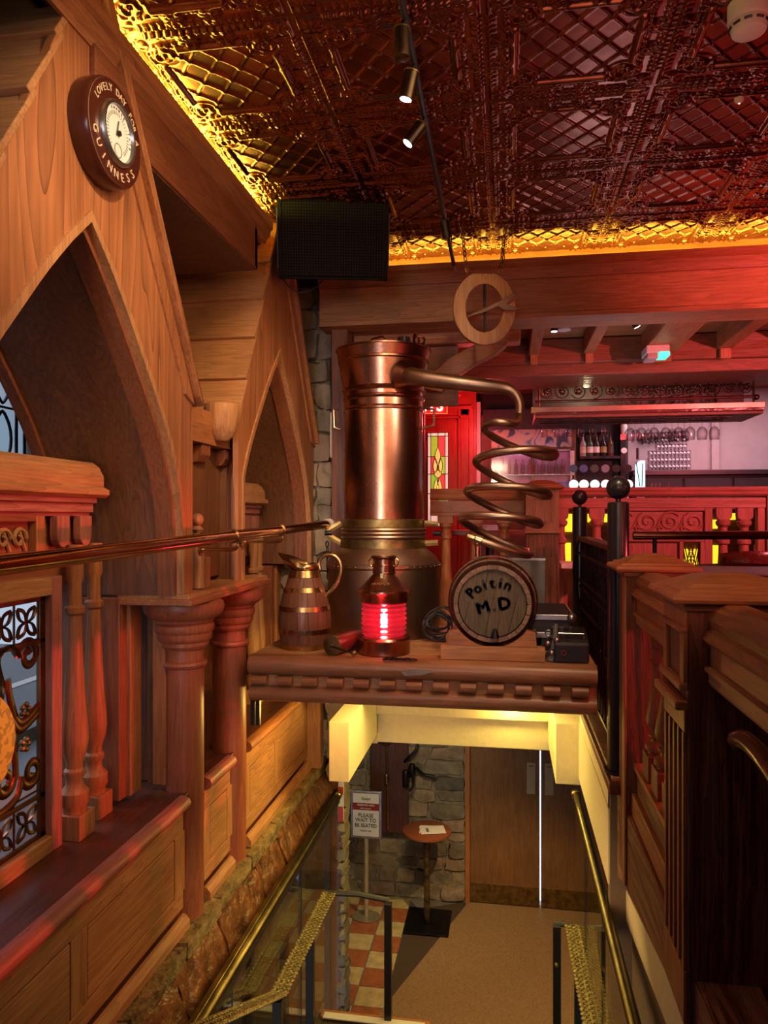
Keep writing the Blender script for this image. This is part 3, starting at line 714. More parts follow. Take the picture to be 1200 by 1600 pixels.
# ---- carved entablature above the window screens
def entab(Y1, label):
    """right end at Y1"""
    t = thing('entablature', label, 'ledge', (-1.5, Y1, 1.5))
    Y0 = Y1-1.2
    P = [(-.28, 0), (.0, 0), (.016, .01), (.016, .028), (.0, .036), (-.006, .04), (-.006, .080), (-.016, .095), (-.024, .112), (-.05, .130), (-.09, .135), (-.28, .135)]
    MB().mould(P, (-1.45, Y0, 1.665), (-1.45, Y1, 1.665), (1, 0, 0), (0, 0, 1)).build('ledge_beam', Wl['Y'], t, True, .002, 25)
    P = [(-.2, 0), (-.02, 0), (-.02, .012), (-.005, .014), (-.005, .044), (.010, .048), (.010, .066), (-.2, .066)]
    MB().mould(P, (-1.47, Y0, 1.599), (-1.47, Y1-.04, 1.599), (1, 0, 0), (0, 0, 1)).build('frieze', REDW['Y'], t, False, .002)
    B('frieze_back', Wd['Y'], (-1.66, Y0, 1.36), (-1.52, Y1-.03, 1.605), t)
    for yy in (Y1-.22, Y1-.085):
        pts = [(-1.475, yy-.036, 1.60), (-1.475, yy-.036, 1.535)]+[(-1.475, yy-.036*math.cos(a), 1.535-.042*math.sin(a)) for a in [PI*k/8 for k in range(1, 8)]]+[(-1.475, yy+.036, 1.535), (-1.475, yy+.036, 1.60)]
        MB().prism(pts, (-.03, 0, 0)).build('pendant', REDW['Z'], t, False, .003)
    B('panel_stile', Wp['Z'], (-1.52, Y1-.345, 1.47), (-1.49, Y1-.30, 1.60), t, .003)
    B('panel_rail', Wp['Y'], (-1.52, Y0, 1.47), (-1.495, Y1-.345, 1.485), t, .003); B('panel_rail', Wd['Y'], (-1.52, Y0, 1.582), (-1.49, Y1-.345, 1.60), t, .003)
    m = MB()
    for k in range(9):
        cy = Y1-.40-.075*k; m.tube(spiral((-1.513, cy, 1.528), .036, 1.3, 0, (0, 1, 0), (0, 0, 1), 18), .007, 6)
        m.tube([(-1.513, cy+.036+.012*q, 1.48+.0) if False else (-1.513, cy+.03-.01*q, 1.49+.02*q) for q in range(4)], .006, 5)
    m.build('carved_scrolls', Wl['Y'], t, True)
    return t
entab(2.50, 'deep carved ledge over the iron window screen behind the near arch')
entab(4.33, 'carved ledge end seen through the far arch')
# ---- turned balusters on the bench
def lathe_bal(m, c, H, s=1.0, seg=24):
    pr = [(.040, .0), (.040, .02), (.048, .035), (.048, .075), (.040, .085), (.030, .10), (.028, .125), (.036, .14), (.036, .155), (.028, .165), (.030, .19), (.042, .23), (.046, .27), (.044, .32), (.036, .42), (.028, .58), (.024, .70), (.023, .735), (.033, .745), (.034, .765), (.024, .775), (.023, .86), (.03, .88), (.03, 1.0)]
    return m.lathe([(r*s, z*H) for r, z in pr], c, seg)
def baluster(x, y, z0, z1, label, group, mat, s=1.0, name='baluster'):
    t = thing(name, label, 'baluster', (x, y, z0), group)
    h = .085*s
    B('base_block', mat, (x-.048*s, y-.048*s, z0), (x+.048*s, y+.048*s, z0+h), t, .003)
    lathe_bal(MB(), (x, y, z0+h), z1-z0-h, s).build('shaft', mat, t, True)
    return t
baluster(-1.47, 2.335, .495, 1.50, 'turned baluster beside the iron window screen, left of the pair', 'balusters beside the near window screen', Wp['Z'])
baluster(-1.50, 2.505, .495, 1.50, 'turned baluster near the near column, right of the pair', 'balusters beside the near window screen', Wp['Z'])
baluster(-1.47, 4.165, .495, 1.50, 'pale turned baluster seen through the far arch, left of two', 'balusters beyond the far column', Wl['Z'])
baluster(-1.50, 4.335, .495, 1.50, 'pale turned baluster seen through the far arch, right of two', 'balusters beyond the far column', Wl['Z'])
# ---- iron window screen
t = thing('window_screen', 'wood framed iron scroll screen with gold disc on the bench', 'screen', (-1.5, 1.8, .5))
y0, y1, z0, z1 = 1.30, 2.265, .495, 1.40
for nme, a, b in (('frame_stile', (-1.53, y1-.055, z0), (-1.47, y1, z1)), ('frame_stile', (-1.53, y0, z0), (-1.47, y0+.055, z1))): B(nme, REDW['Z'], a, b, t, .004)
for nme, a, b in (('frame_rail', (-1.53, y0+.055, z0), (-1.47, y1-.055, z0+.055)), ('frame_rail', (-1.53, y0+.055, z1-.06), (-1.47, y1-.055, z1))): B(nme, Wl['Y'], a, b, t, .004)
yi0, yi1, zi0, zi1 = y0+.055, y1-.055, z0+.055, z1-.06
for nme, a, b in (('iron_border', (-1.51, yi1-.03, zi0), (-1.495, yi1, zi1)), ('iron_border', (-1.51, yi0, zi0), (-1.495, yi0+.03, zi1)), ('iron_border', (-1.51, yi0, zi0), (-1.495, yi1, zi0+.018)), ('iron_border', (-1.51, yi0, zi1-.018), (-1.495, yi1, zi1)), ('iron_border', (-1.51, yi0, zi0+.13), (-1.495, yi1, zi0+.148)), ('iron_border', (-1.51, yi0, zi1-.155), (-1.495, yi1, zi1-.138))): B(nme, BRONZE, a, b, t, .003)
X_ = -1.502
for zc in (zi0+.074, zi1-.078):
    for k in range(7):
        yc = yi1-.03-.06-.118*k
        if yc < yi0+.05: continue
        m = MB()
        for q in range(4):
            a = PI/4+q*PI/2; dy, dz = math.cos(a), math.sin(a); px_, pz_ = -dz, dy
            L1 = [(X_, yc+dy*.062*s+px_*.015*math.sin(PI*s), zc+dz*.062*s+pz_*.015*math.sin(PI*s)) for s in [i/8 for i in range(9)]]
            L2 = [(X_, yc+dy*.062*s-px_*.015*math.sin(PI*s), zc+dz*.062*s-pz_*.015*math.sin(PI*s)) for s in [i/8 for i in range(9)]]
            m.tube(L1, .0035, 5, False, 2.0); m.tube(L2, .0035, 5, False, 2.0)
        m.tube([(X_, yc+.058, zc-.06), (X_, yc+.058, zc+.06)], .004, 5); m.build('quatrefoil', BRONZE, t, True)
U, V = (0, 1, 0), (0, 0, 1)
for (cy, cz, R, a0, sg) in ((2.13, 1.155, .052, PI, -1), (2.145, .80-.02, .05, PI, 1), (2.02, .79, .045, 0, -1), (1.62, 1.155, .052, 0, 1), (1.62, .79, .05, 0, -1)):
    MB().tube(spiral((X_, cy, cz), R, 1.4, a0, U, V, 30, .2, sg), .0055, 6, False, 2.6).build('scroll', BRONZE, t, True)
for P in (((2.08, 1.16), (2.04, 1.20), (1.98, 1.17), (2.0, 1.08), (1.97, 1.0), (1.93, .98)), ((2.07, .78), (2.06, .9), (2.04, .98), (2.09, .93), (2.19, .965)),
          ((2.03, 1.1), (2.045, 1.03), (2.09, .95), (2.19, .985)), ((2.10, .78), (2.07, .72), (1.98, .70), (1.93, .74)), ((1.66, 1.16), (1.72, 1.2), (1.80, 1.15), (1.85, 1.05)), ((1.66, .79), (1.75, .72), (1.84, .78))):
    MB().tube(smoothpath([(X_, p[0], p[1]) for p in P], 6), .006, 6, False, 2.6).build('scroll', BRONZE, t, True)
m = MB()
for (cy, cz) in ((2.10, .99), (2.10, .88)):
    for q in range(5):
        a = q*2*PI/5; m.ball((X_+.01, cy+.016*math.cos(a), cz+.016*math.sin(a)), .010, 8)
m.build('leaf_ornament', OLDBR, t, True)
dm, nt, p = nm('gold_leaf_mottled'); n = N(nt, 'ShaderNodeTexNoise'); n.inputs['Scale'].default_value = 14; n.inputs['Detail'].default_value = 1
rr = ramp(nt, [(.50, (.72, .60, .08)), (.54, (.42, .36, .06))]); L(nt, n.outputs[0], rr.inputs[0]); L(nt, rr.outputs[0], p.inputs['Base Color']); p.inputs['Roughness'].default_value = .45
MB().lathe([(0, 0), (.155, 0), (.16, .006), (.155, .012), (0, .012)], (X_+.008, 1.885, .93), 40, (1, 0, 0)).build('gold_disc', dm, t, True)
# ---- panelled bench / knee wall
bw = thing('panelled_bench', 'panelled timber window bench running along the left wall', 'bench', (-1.4, 2.6, 0))
B('bench_top', wood('bench_top_wood', (.14, .045, .025), 'Y', .35), (-1.86, .5, .45), (-1.25, 4.62, .495), bw, .003)
for (ya, yb) in ((.5, 2.735), (2.94, 3.235), (3.44, 4.60)):
    MB().mould([(-.02, 0), (.0, .002), (.018, .012), (.026, .03), (.018, .048), (0, .056), (-.02, .057)], (-1.247, ya, .440), (-1.247, yb, .440), (1, 0, 0), (0, 0, 1)).build('nosing', REDW['Y'] if ya < 3.3 else Wp['Y'], bw, True, 0, 50)
    B('top_rail', Wl['Y'], (-1.285, ya, .355), (-1.255, yb, .442), bw, .003)
    B('bottom_rail', Wl['Y'], (-1.285, ya, .055), (-1.255, yb, .122), bw, .003)
    MB().mould([(0, 0), (.03, 0), (.03, .03), (.012, .052), (0, .055)], (-1.257, ya, -.02), (-1.257, yb, -.02), (1, 0, 0), (0, 0, 1)).build('skirting', Wl['Y'], bw, False, .002)
for (ya, yb) in ((.5, .6), (1.255, 1.34), (1.975, 2.06), (2.66, 2.75), (2.93, 3.0), (3.2, 3.26), (3.43, 3.50), (3.90, 3.955), (4.50, 4.60)):
    B('stile', Wl['Z'], (-1.285, ya, .122), (-1.255, yb, .355), bw, .002)
for (ya, yb) in ((.6, 1.255), (1.34, 1.975), (2.06, 2.66), (3.0, 3.2), (3.5, 3.90), (3.955, 4.50)):
    B('panel', wood('panel_ply', (.50, .27, .11), 'Y', .5, .5, .1, .6, .7) if ya < 3.4 and False else Wl['Y'], (-1.285, ya+.004, .127), (-1.2555, yb-.004, .350), bw, .003)
B('bench_back', Wd['Y'], (-1.32, .5, .0), (-1.283, 4.6, .45), bw)
B('end_post', Wl['Z'], (-1.29, 4.58, -.02), (-1.17, 4.66, .6), bw, .004)
# ---- two columns
def column(y, label, x=-1.30):
    t = thing('column', label, 'column', (x, y, -.05), 'stout turned columns on the stair wall')
    MB().lathe([(.078, 0), (.080, .5), (.080, .98), (.078, 1.125)], (x, y, -.055), 40).build('shaft', COLM, t, True)
    MB().lathe([(.080, 0), (.090, .004), (.094, .014), (.090, .024), (.080, .028)], (x, y, .985), 40).build('ring', COLM, t, True)
    MB().lathe([(.078, 0), (.090, .004), (.098, .016), (.098, .03), (.106, .036), (.112, .048), (.112, .066), (.118, .072), (.122, .084), (.120, .10), (.112, .105), (.120, .112), (.122, .122), (.140, .130), (.158, .15), (.163, .170), (.158, .190), (.140, .205), (.10, .21), (0, .21)], (x, y, 1.065-.005), 48).build('capital', COLM, t, True, 0, 30)
    return t
COLM = wood('column_pine', (.42, .13, .06), 'Z', .42, .9, .2, .55, .5)
column(2.84, 'near turned wooden column, left of the two on the stair wall')
column(3.34, 'far turned wooden column beside the log shelf')
# ---- brass rail along the left wall
t = thing('brass_rail', 'thick brass rail running along the left wall to the still', 'rail', (-1.08, 2.6, 1.5))
a, b = Vector((-1.09, .6, 1.475)), Vector((-.97, 4.02, 1.555))
MB().tube([a.lerp(b, k/12) for k in range(13)], .0225, 24).build('rail_tube', BRASSR, t, True)
for f in (.60, .755):
    c = a.lerp(b, f); d = (b-a).normalized()
    MB().torus(c, .0235, .0045, d, 28, 8).build('collar', BRASS, t, True)
for f, xw in ((.615, -1.175), (.765, -1.19), (.20, -1.19)):
    c = a.lerp(b, f)
    q = MB().tube(smoothpath([c+Vector((0, 0, -.022)), c+Vector((-.005, .0, -.045)), c+Vector((-.04, .01, -.055)), Vector((xw, c.y+.015, c.z-.055))], 5), .0075, 8).build('bracket', BRASS, t, True)
    MB().lathe([(.028, 0), (.028, .006), (.012, .010)], (xw-.002, c.y+.015, c.z-.055), 20, (1, 0, 0)).build('wall_plate', BRASS, q, True)
m = MB()
for k in range(5): m.torus(b+(a-b).normalized()*(.02+.011*k), .025, .0055, (b-a).normalized(), 20, 6)
m.build('rope_whipping', plain('rope', (.5, .46, .4), .9), t, True)
# =================================================================== STAIR GLAZING AND RAILS
def slab(name, mat, pts, d, parent): return MB().prism([Vector(p) for p in pts], d).build(name, mat, parent)
RAILOL = metal('olive_rail', (.20, .155, .06), .3, (.10, .075, .03), 8)
def glass_screen(x, sg, y0, y1, label, divs, zr):
    t = thing('glass_screen', label, 'screen', (x, y0, zr))
    def stair_z(y): return -.15-.56*(y-.8) if y < 3.1 else (-1.26 if y < 4.15 else -1.26-.7*(y-4.15))
    ys = [y0]+divs+[y1]
    for a, b in zip(ys, ys[1:]):
        slab('glass_pane', GLASS, [(x, a+.004, zr-.02), (x, b-.004, zr-.02), (x, b-.004, stair_z(b)+.02), (x, a+.004, min(zr-.05, stair_z(a)+.02))], (.010*sg, 0, 0), t)
    for a in divs: B('pane_joint', BLACK, (x-.004, a-.004, stair_z(a)), (x+.012, a+.004, zr-.02), t)
    MB().tube([(x+.005*sg, y0, zr), (x+.005*sg, y1, zr)], .019, 16).build('top_rail', RAILOL, t, True)
    B('rail_channel', BLACK, (x-.012, y0, zr-.035), (x+.022, y1-.02, zr-.01), t)
    B('copper_strip', COPPER, (x-.006, y0, zr-.06), (x+.008, y1-.08, zr-.04), t)
    MB().lathe([(.022, 0), (.026, .004), (.026, .03), (.018, .036)], (x+.005*sg, y1-.02, zr), 18, (0, 1, 0)).build('end_cap', BRASS, t, True)
    return t
gl = glass_screen(-1.08, 1, .9, 4.66, 'left glass stair screen with dull brass top rail below the stone kerb', [2.05, 2.78, 3.78], -.215)
B('top_channel', RAILOL, (-1.10, .9, -.205), (-1.075, 4.66, -.175), gl, .003)
gr_ = glass_screen(.388, -1, .9, 4.20, 'right glass stair screen with dull brass top rail below the cream wall', [3.1, 3.75], .055)
B('rail_base', BLACK, (.392, .9, -.02), (.404, 4.1, .06), gr_)
def lace(t, a, b, w_=.032):
    a = Vector(a); b = Vector(b); d = (b-a); Ln = d.length; d.normalize(); side = d.cross(Vector((0, 0, 1))).normalized(); up = side.cross(d)
    q = [a-side*w_, a+side*w_, a+side*w_-up*.012, a-side*w_-up*.012]
    o = MB().prism(q, b-a).build('flat_rail', LACE, t, False, .003)
    m = MB(); n = int(Ln/.030)
    for k in range(n):
        p = a+d*((k+.5)*Ln/n)
        for s in (-1, 1):
            m.ball(p+side*s*w_, .0125, 8, .5)
            m.torus(p+side*s*w_*.45+up*.002, .0105, .0022, up, 10, 4)
    m.build('lace_edge', LACE, t, True)
LACE = plain('lacy_brass', (.36, .28, .11), .38, .7, .5, 60, .8)
t = thing('lace_handrail', 'left flat handrail with lacy brass top on black posts', 'handrail', (-1.0, 3.1, -1.28))
pa, pb, pc = Vector((-1.0, 2.0, .06)), Vector((-1.0, 3.16, -.53)), Vector((-1.0, 4.12, -.56))
lace(t, pa, pb); lace(t, pb, pc)
MB().tube([pc+Vector((0, 0, -.006)), Vector((-.84, 4.15, -.575)), Vector((-.66, 4.16, -.60))], .016, 8).build('end_return', BLACK, t, True)
for (x, y, zt, zb) in ((-.66, 4.13, -.60, -1.28), (-1.0, 3.70, -.56, -1.28), (-1.0, 3.15, -.55, -1.28), (-1.0, 2.25, -.09, -.92)):
    B('post', BLACK, (x-.02, y-.02, zb), (x+.02, y+.02, zt), t, .002)
t = thing('lace_handrail', 'right flat handrail with lacy brass top on black posts', 'handrail', (.36, 3.1, -1.28))
pb, pc = Vector((.365, 3.05, -.55)), Vector((.345, 3.98, -.55)); pa = Vector((.365, 2.0, .06))
lace(t, pa, pb); lace(t, pb, pc)
MB().tube([pc+Vector((0, 0, -.006)), Vector((.255, 3.99, -.555))], .013, 8).build('end_return', BLACK, t, True)
for (x, y, zt, zb) in ((.265, 3.97, -.555, -1.28), (.355, 3.75, -.56, -1.28), (.365, 3.1, -.56, -1.28), (.365, 2.3, -.12, -.95)):
    B('post', BLACK, (x-.02, y-.02, zb), (x+.02, y+.02, zt), t, .002)
MB().ball((.262, 3.945, -.75), .014, 10).build('knob', OLDBR, t, True)
# emergency notice on the pier
t = thing('notice', 'small red and white notice fixed to the pier at the left glass', 'notice', (-1.07, 4.76, -.3))
B('board', PAPER, (-1.10, 4.775, -.42), (-1.062, 4.785, -.12), t, .002)
for z_, h_ in ((-.20, .05), (-.33, .10)): B('print', plain('red_print', (.6, .05, .03), .5), (-1.097, 4.772, z_-h_), (-1.065, 4.776, z_), t)
t = tag(MB().tube(smoothpath([(-1.12, 4.79, -.62), (-1.125, 4.74, -.60), (-1.125, 4.73, -.66), (-1.12, 4.79, -.70)], 5), .012, 8).build('door_pull', IRON, None, True), 'small black iron pull on the pier below the notice', 'handle')
# =================================================================== LOG PLATFORM
t = thing('log_platform', 'log fronted timber platform spanning the stair well', 'platform', (-.4, 3.4, .75))
yF = 3.22; xa, xb = -1.17, .385
B('deck_beam', Wo['X'], (xa, yF+.06, .76), (xb, 4.40, .90), t)
for k in range(8): B('deck_plank', Wl['X'], (xa, yF+.05+k*.142, .90), (xb, yF+.05+(k+1)*.142-.004, .955), t, .003)
MB().tube([(xa, yF+.055, .913), (-.6, yF+.05, .914), (0, yF+.055, .913), (xb, yF+.05, .911)], .047, 20).build('upper_log', Wlog, t, True, 0, 60)
MB().tube([(xa, yF+.06, .780), (-.5, yF+.055, .782), (xb, yF+.06, .778)], .037, 18).build('lower_log', Wlog, t, True, 0, 60)
B('back_board', Wl['X'], (xa, yF+.055, .76), (xb, yF+.10, .92), t)
for k in range(13):
    x = xa+.015+k*.1195
    MB().mould([(0, -.022), (-.022, -.02), (-.038, -.008), (-.042, .008), (-.034, .022), (0, .024)], (x+.0, yF+.048, .842), (x+.072, yF+.048, .842), (0, 1, 0), (0, 0, 1)).build('dentil', Wlog, t, False, .004)
MB().prism([PY(627, 1050, yF-.006), PY(640, 1046, yF-.006), PY(668, 1047, yF-.006), PY(676, 1051, yF-.006), PY(660, 1055, yF-.006), PY(632, 1056, yF-.006)], (0, .01, 0)).build('patch', STONE[4], t)
for px_ in (396, 404): B('hanger', BLACK, (PY(px_, 1110, yF+.1).x-.008, yF+.08, .62), (PY(px_, 1110, yF+.1).x+.012, yF+.1, .76), t)
ZD = .957
# =================================================================== COPPER STILL
sx, sy = -.668, 4.02; KS = .955
t = thing('copper_still', 'tall old copper pot still with arm and spiral worm on the platform', 'still', (sx, sy, ZD))
MB().lathe([(0.30369, 0), (0.30751, .02), (0.30751, .36), (0.31515, .37), (0.31515, .385), (0.30369, .395), (0.291275, .42), (0.25021, .455), (0.23684, .47)], (sx, sy, ZD), 72).build('pot', COPPERD, t, True, 0, 30)
for k in range(26):
    a = PI+PI*k/25; MB().ball((sx+.316*math.cos(a), sy+.316*math.sin(a), ZD+.378), .0045, 6).build('rivet', COPPERD, t, True)
MB().lathe([(0.23493, 1.425), (0.23493, 1.472)], (sx, sy, 0), 64).build('clamp_band', OLDBR, t, True)
MB().lathe([(0.23875, 1.428), (0.23875, 1.468), (0.23302, 1.472), (0.23302, 1.424)], (sx, sy, 0), 64, (0, 0, 1), False).build('clamp_band', OLDBR, t, True)
m = MB()
for z_ in (1.486, 1.506, 1.526): m.torus((sx, sy, z_), .226, .011, (0, 0, 1), 64, 8)
m.build('clamp_rings', COPPERD, t, True)
MB().lathe([(0.21774, 1.46), (0.21774, 1.56)], (sx, sy, 0), 48, (0, 0, 1), False).build('neck', COPPERD, t, True)
MB().lathe([(0.22538, 1.536), (0.2292, 1.540), (0.2292, 1.578), (0.22538, 1.582), (0.2101, 1.582)], (sx, sy, 0), 64, (0, 0, 1), False).build('clamp_band', OLDBR, t, True)
for sgn in (-1, 1):
    ang = PI+.25 if sgn < 0 else -.15
    ux, uy = math.cos(ang), math.sin(ang)
    for z_ in (1.45, 1.56):
        P = [Vector((sx+ux*.235, sy+uy*.235, z_)), Vector((sx+ux*.31, sy+uy*.31, 1.505+(z_-1.505)*(.2 if sgn < 0 else .9)))]
        MB().tube(P, .017, 6, False, .35).build('clamp_arm', OLDBR, t)
    MB().lathe([(.014, -.02), (.014, .02)], (sx+ux*.305, sy+uy*.305, 1.505), 12, (ux, uy, 0)).build('clamp_bolt', IRON, t, True)
zb = 1.578
MB().lathe([(0.21583, zb), (0.21774, 1.9), (0.21583, 2.165), (0.22156, 2.17), (0.22347, 2.18), (0.21774, 2.19), (0.21965, 2.225), (0.22538, 2.232), (0.22729, 2.242), (0.21965, 2.25), (0.22156, 2.268), (0.23111, 2.276), (0.23493, 2.286), (0.22729, 2.294)], (sx, sy, 0), 80, (0, 0, 1), False).build('boiler_body', COPPER, t, True, 0, 30)
MB().lathe([(0.22538, 2.29), (0.24639, 2.43), (0.25403, 2.436), (0.25403, 2.446), (0.2483, 2.450), (0.25976, 2.50), (0.26549, 2.503), (0.26549, 2.510), (0.25594, 2.512), (0, 2.515)], (sx, sy, 0), 80, (0, 0, 1), False).build('head', COPPER, t, True, 0, 30)
MB().tube(smoothpath([(sx-.05, sy-.1, 2.51), (sx-.05, sy-.1, 2.55), (sx-.02, sy-.1, 2.565), (sx+.02, sy-.1, 2.565), (sx+.035, sy-.1, 2.51)], 5), .006, 8, False, 2.5).build('lid_handle', COPPERD, t, True)
for pts in (((529, 640), (521, 640), (522, 668), (532, 672)), ((662, 637), (678, 640), (678, 664), (660, 670))):
    MB().tube([PY(*q, sy-.02) for q in pts], .008, 8).build('side_handle', COPPERD, t, True)
# faucet-like fitting on top
MB().lathe([(.035, 0), (.035, .04)], (sx+.13, sy-.12, 2.512), 16).build('vent_block', BLACK, t)
m = MB(); m.torus((sx+.20, sy-.14, 2.535), .028, .007, (1, .6, .3), 16, 6); m.torus((sx+.215, sy-.14, 2.530), .03, .006, (0, .6, 1), 16, 6); m.build('vent_wheel', COPPER, t, True)
arm = smoothpath([PY(622, 584, 3.86), PY(650, 589, 3.74), PY(700, 596, 3.70), PY(760, 603, 3.68), PY(790, 607, 3.66), PY(805, 616, 3.66), PY(812, 632, 3.66), PY(811, 655, 3.66)], 6)
n = len(arm)
MB().tube(arm, [.050-.028*min(1, i/(n*.78)) for i in range(n)], 20).build('lyne_arm', COPPERD, t, True)
m = MB()
c0 = PY(632, 586, 3.80); dr = (PY(700, 596, 3.70)-PY(622, 584, 3.86)).normalized(); m.lathe([(.075, -.02), (.054, .03), (.050, .05)], c0, 24, dr, False)
m.build('arm_flange', COPPER, t, True)
# worm coil: left and right turning points (pixels on the plane through its axis), front strand runs right to left
Lp = [(757, 668), (744, 722), (730, 768), (720, 811)]; Rp = [(868, 711), (858, 773), (844, 819), (829, 862)]; yc = 3.62; D_ = .17
seq = [('s', PY(811, 657, yc-.03))]; ctr = [PY(812, 655, 3.66), PY(806, 663, yc-.07)]
path = [PY(811, 650, yc), PY(808, 661, yc-.06), PY(795, 661, yc-.12)]
def half(p, q, front, n=10):
    out = []; p = PY(*p, yc); q = PY(*q, yc)
    for k in range(1, n+1):
        a = PI*k/n; s = (1-math.cos(a))/2
        c = p.lerp(q, s); out.append(c+Vector((0, (-1 if front else 1)*D_*math.sin(a), (.026 if front else -.024)*math.sin(a)**.8 if k < n else 0)))
    return out
path += [PY(775, 659, yc-.13), PY(762, 662, yc-.06), PY(757, 669, yc)]
for i in range(4):
    path += half(Lp[i], Rp[i], False)
    if i < 3: path += half(Rp[i], Lp[i+1], True)
path += [PY(826, 867, yc-.06), PY(808, 864, yc-.13), PY(775, 853, yc-.17), PY(746, 843, yc-.17)]
MB().tube(smoothpath(path, 3), .0190, 14).build('worm_coil', COPPERD, t, True)
c = PY(746, 843, yc-.17); d = (PY(775, 853, yc-.17)-c).normalized()
q = MB().lathe([(.0, -.055), (.016, -.05), (.018, -.035), (.018, -.015), (.024, -.01), (.024, .02), (.018, .024)], c, 20, d).build('coil_union', BRASS, t, True)
MB().lathe([(.012, -.08), (.012, -.03), (.02, -.02), (.02, .0)], c, 14).build('drop_pipe', COPPER, t, True)
# =================================================================== CASK
kx, kz = PY(770, 938, 3.45).x, PY(770, 938, 3.45).z; ky0, ky1 = 3.31, 3.68; R0, R1 = .172, .208
t = thing('cask', 'small old whiskey cask with stencilled poitin lettering on its head', 'cask', (kx, 3.5, kz-R1))
m = MB(); ns = 22
for s in range(ns):
    mm = MB(); a0, a1 = 2*PI*s/ns, 2*PI*(s+1)/ns; rows = []
    for i in range(9):
        f = i/8; y = ky0+(ky1-ky0)*f; r = R0+(R1-R0)*math.sin(PI*f)**.8
        row = []
        for a in (a0+.006, (a0+a1)/2, a1-.006):
            row.append(mm.bm.verts.new((kx+math.cos(a)*r, y, kz+math.sin(a)*r)))
        for a in (a1-.006, a0+.006):
            row.append(mm.bm.verts.new((kx+math.cos(a)*(r-.018), y, kz+math.sin(a)*(r-.018))))
        rows.append(row)
    for A, Bq in zip(rows, rows[1:]):
        for k in range(5): mm.bm.faces.new((A[k], A[(k+1) % 5], Bq[(k+1) % 5], Bq[k]))
    mm.bm.faces.new(rows[0]); mm.bm.faces.new(rows[-1][::-1]); mm.build('stave', Wcask, t, True, 0, 30)
for f0, f1 in ((.0, .10), (.20, .28), (.72, .80), (.90, 1.0)):
    P = []
    for f in (f0, (f0+f1)/2, f1): P.append((R0+(R1-R0)*math.sin(PI*max(0, min(1, f)))**.8+.003, ky0+(ky1-ky0)*f))
    MB().lathe(P+[(P[2][0]-.004, P[2][1]), (P[0][0]-.004, P[0][1])], (kx, 0, kz), 56, (0, 1, 0), False).build('hoop', metal('rusty_hoop', (.16, .07, .06), .45, (.06, .03, .03), 12), t, True)
ang = math.radians(-14); rh = R0-.022
for k in range(6):
    u0, u1 = -rh+2*rh*k/6, -rh+2*rh*(k+1)/6; P = []
    for i in range(7):
        u = u0+.001+(u1-u0-.002)*i/6; P.append((u, -math.sqrt(max(0, rh*rh-u*u))))
    for i in range(6, -1, -1):
        u = u0+.001+(u1-u0-.002)*i/6; P.append((u, math.sqrt(max(0, rh*rh-u*u))))
    P = [(kx+u*math.cos(ang)-v*math.sin(ang), ky0+.016, kz+u*math.sin(ang)*1+v*math.cos(ang)) for u, v in P]
    MB().prism(P, (0, .012, 0)).build('head_board', Wcaskh, t, False)
Mh = Matrix.Translation((kx, ky0+.0145, kz)) @ Matrix.Rotation(math.radians(12), 4, 'Y').inverted() @ Matrix(((1, 0, 0, 0), (0, 0, -1, 0), (0, 1, 0, 0), (0, 0, 0, 1)))
arctext('Poitín', .068, INK, 'lettering', t, Mh @ Matrix.Translation((0, -.065, 0)), .150, 125, 57, False, .0006, .0065)
arctext('M.D', .078, INK, 'lettering', t, Mh @ Matrix.Translation((.0, -.615, 0)), .60, 94.6, 85.4, False, .0006, .0075)
MB().lathe([(.014, 0), (.014, .02), (.008, .022)], (kx+.012, ky0-.002, kz-.125), 16, (0, 1, 0)).build('tap_bung', IRON, t, True)
MB().lathe([(.020, 0), (.012, .03)], (kx+.012, ky0-.006, kz-.15), 12).build('tap_bung', IRON, t, True)
t = thing('cask_cradle', 'pine block cradle under the poitin cask', 'cradle', (kx, 3.45, ZD))
for ya in (3.30, 3.60):
    a = kx-.23; b = kx+.23
    B('base_block', Wl['X'], (a, ya, ZD), (b, ya+.06, ZD+.062), t, .002)
    P = [(kx-.20, ya+.005, ZD+.062), (kx+.195, ya+.005, ZD+.062), (kx+.19, ya+.005, ZD+.125)]
    P += [(kx+.185*math.sin(q)*1.0, ya+.005, kz-.188*math.cos(q)-.006) for q in [(.95-.19*i) for i in range(11)]]
    P += [(kx-.195, ya+.005, ZD+.125)]
    MB().prism([p for p in P if p[2] < ZD+.14], (0, .05, 0)).build('saddle', Wp['X'], t, False, .002)
# =================================================================== JUG
jx, jy = PY(476, 1010, 3.50).x, 3.50; sj = 3.62/1150
t = thing('staved_jug', 'oak staved jug with brass bands, spout and curved handle', 'jug', (jx, jy, ZD))
def jr(h):
    K = [(0, .112), (.05, .121), (.12, .130), (.18, .126), (.25, .110), (.32, .086), (.38, .068), (.41, .062)]
    for (h0, r0), (h1, r1) in zip(K, K[1:]):
        if h <= h1: return r0+(r1-r0)*(h-h0)/(h1-h0)
    return .06
JH = .37
for s in range(16):
    mm = MB(); a0, a1 = 2*PI*s/16+.008, 2*PI*(s+1)/16-.008; rows = []
    for i in range(11):
        h = .006+(JH-.006)*i/10; r = jr(h)
        rows.append([mm.bm.verts.new((jx+math.cos(a)*rr, jy+math.sin(a)*rr, ZD+h)) for a, rr in ((a0, r), ((a0+a1)/2, r+.0015), (a1, r), (a1, r-.012), (a0, r-.012))])
    for A, Bq in zip(rows, rows[1:]):
        for k in range(5): mm.bm.faces.new((A[k], A[(k+1) % 5], Bq[(k+1) % 5], Bq[k]))
    mm.bm.faces.new(rows[0]); mm.bm.faces.new(rows[-1][::-1]); mm.build('stave', Wstave, t, True, 0, 30)
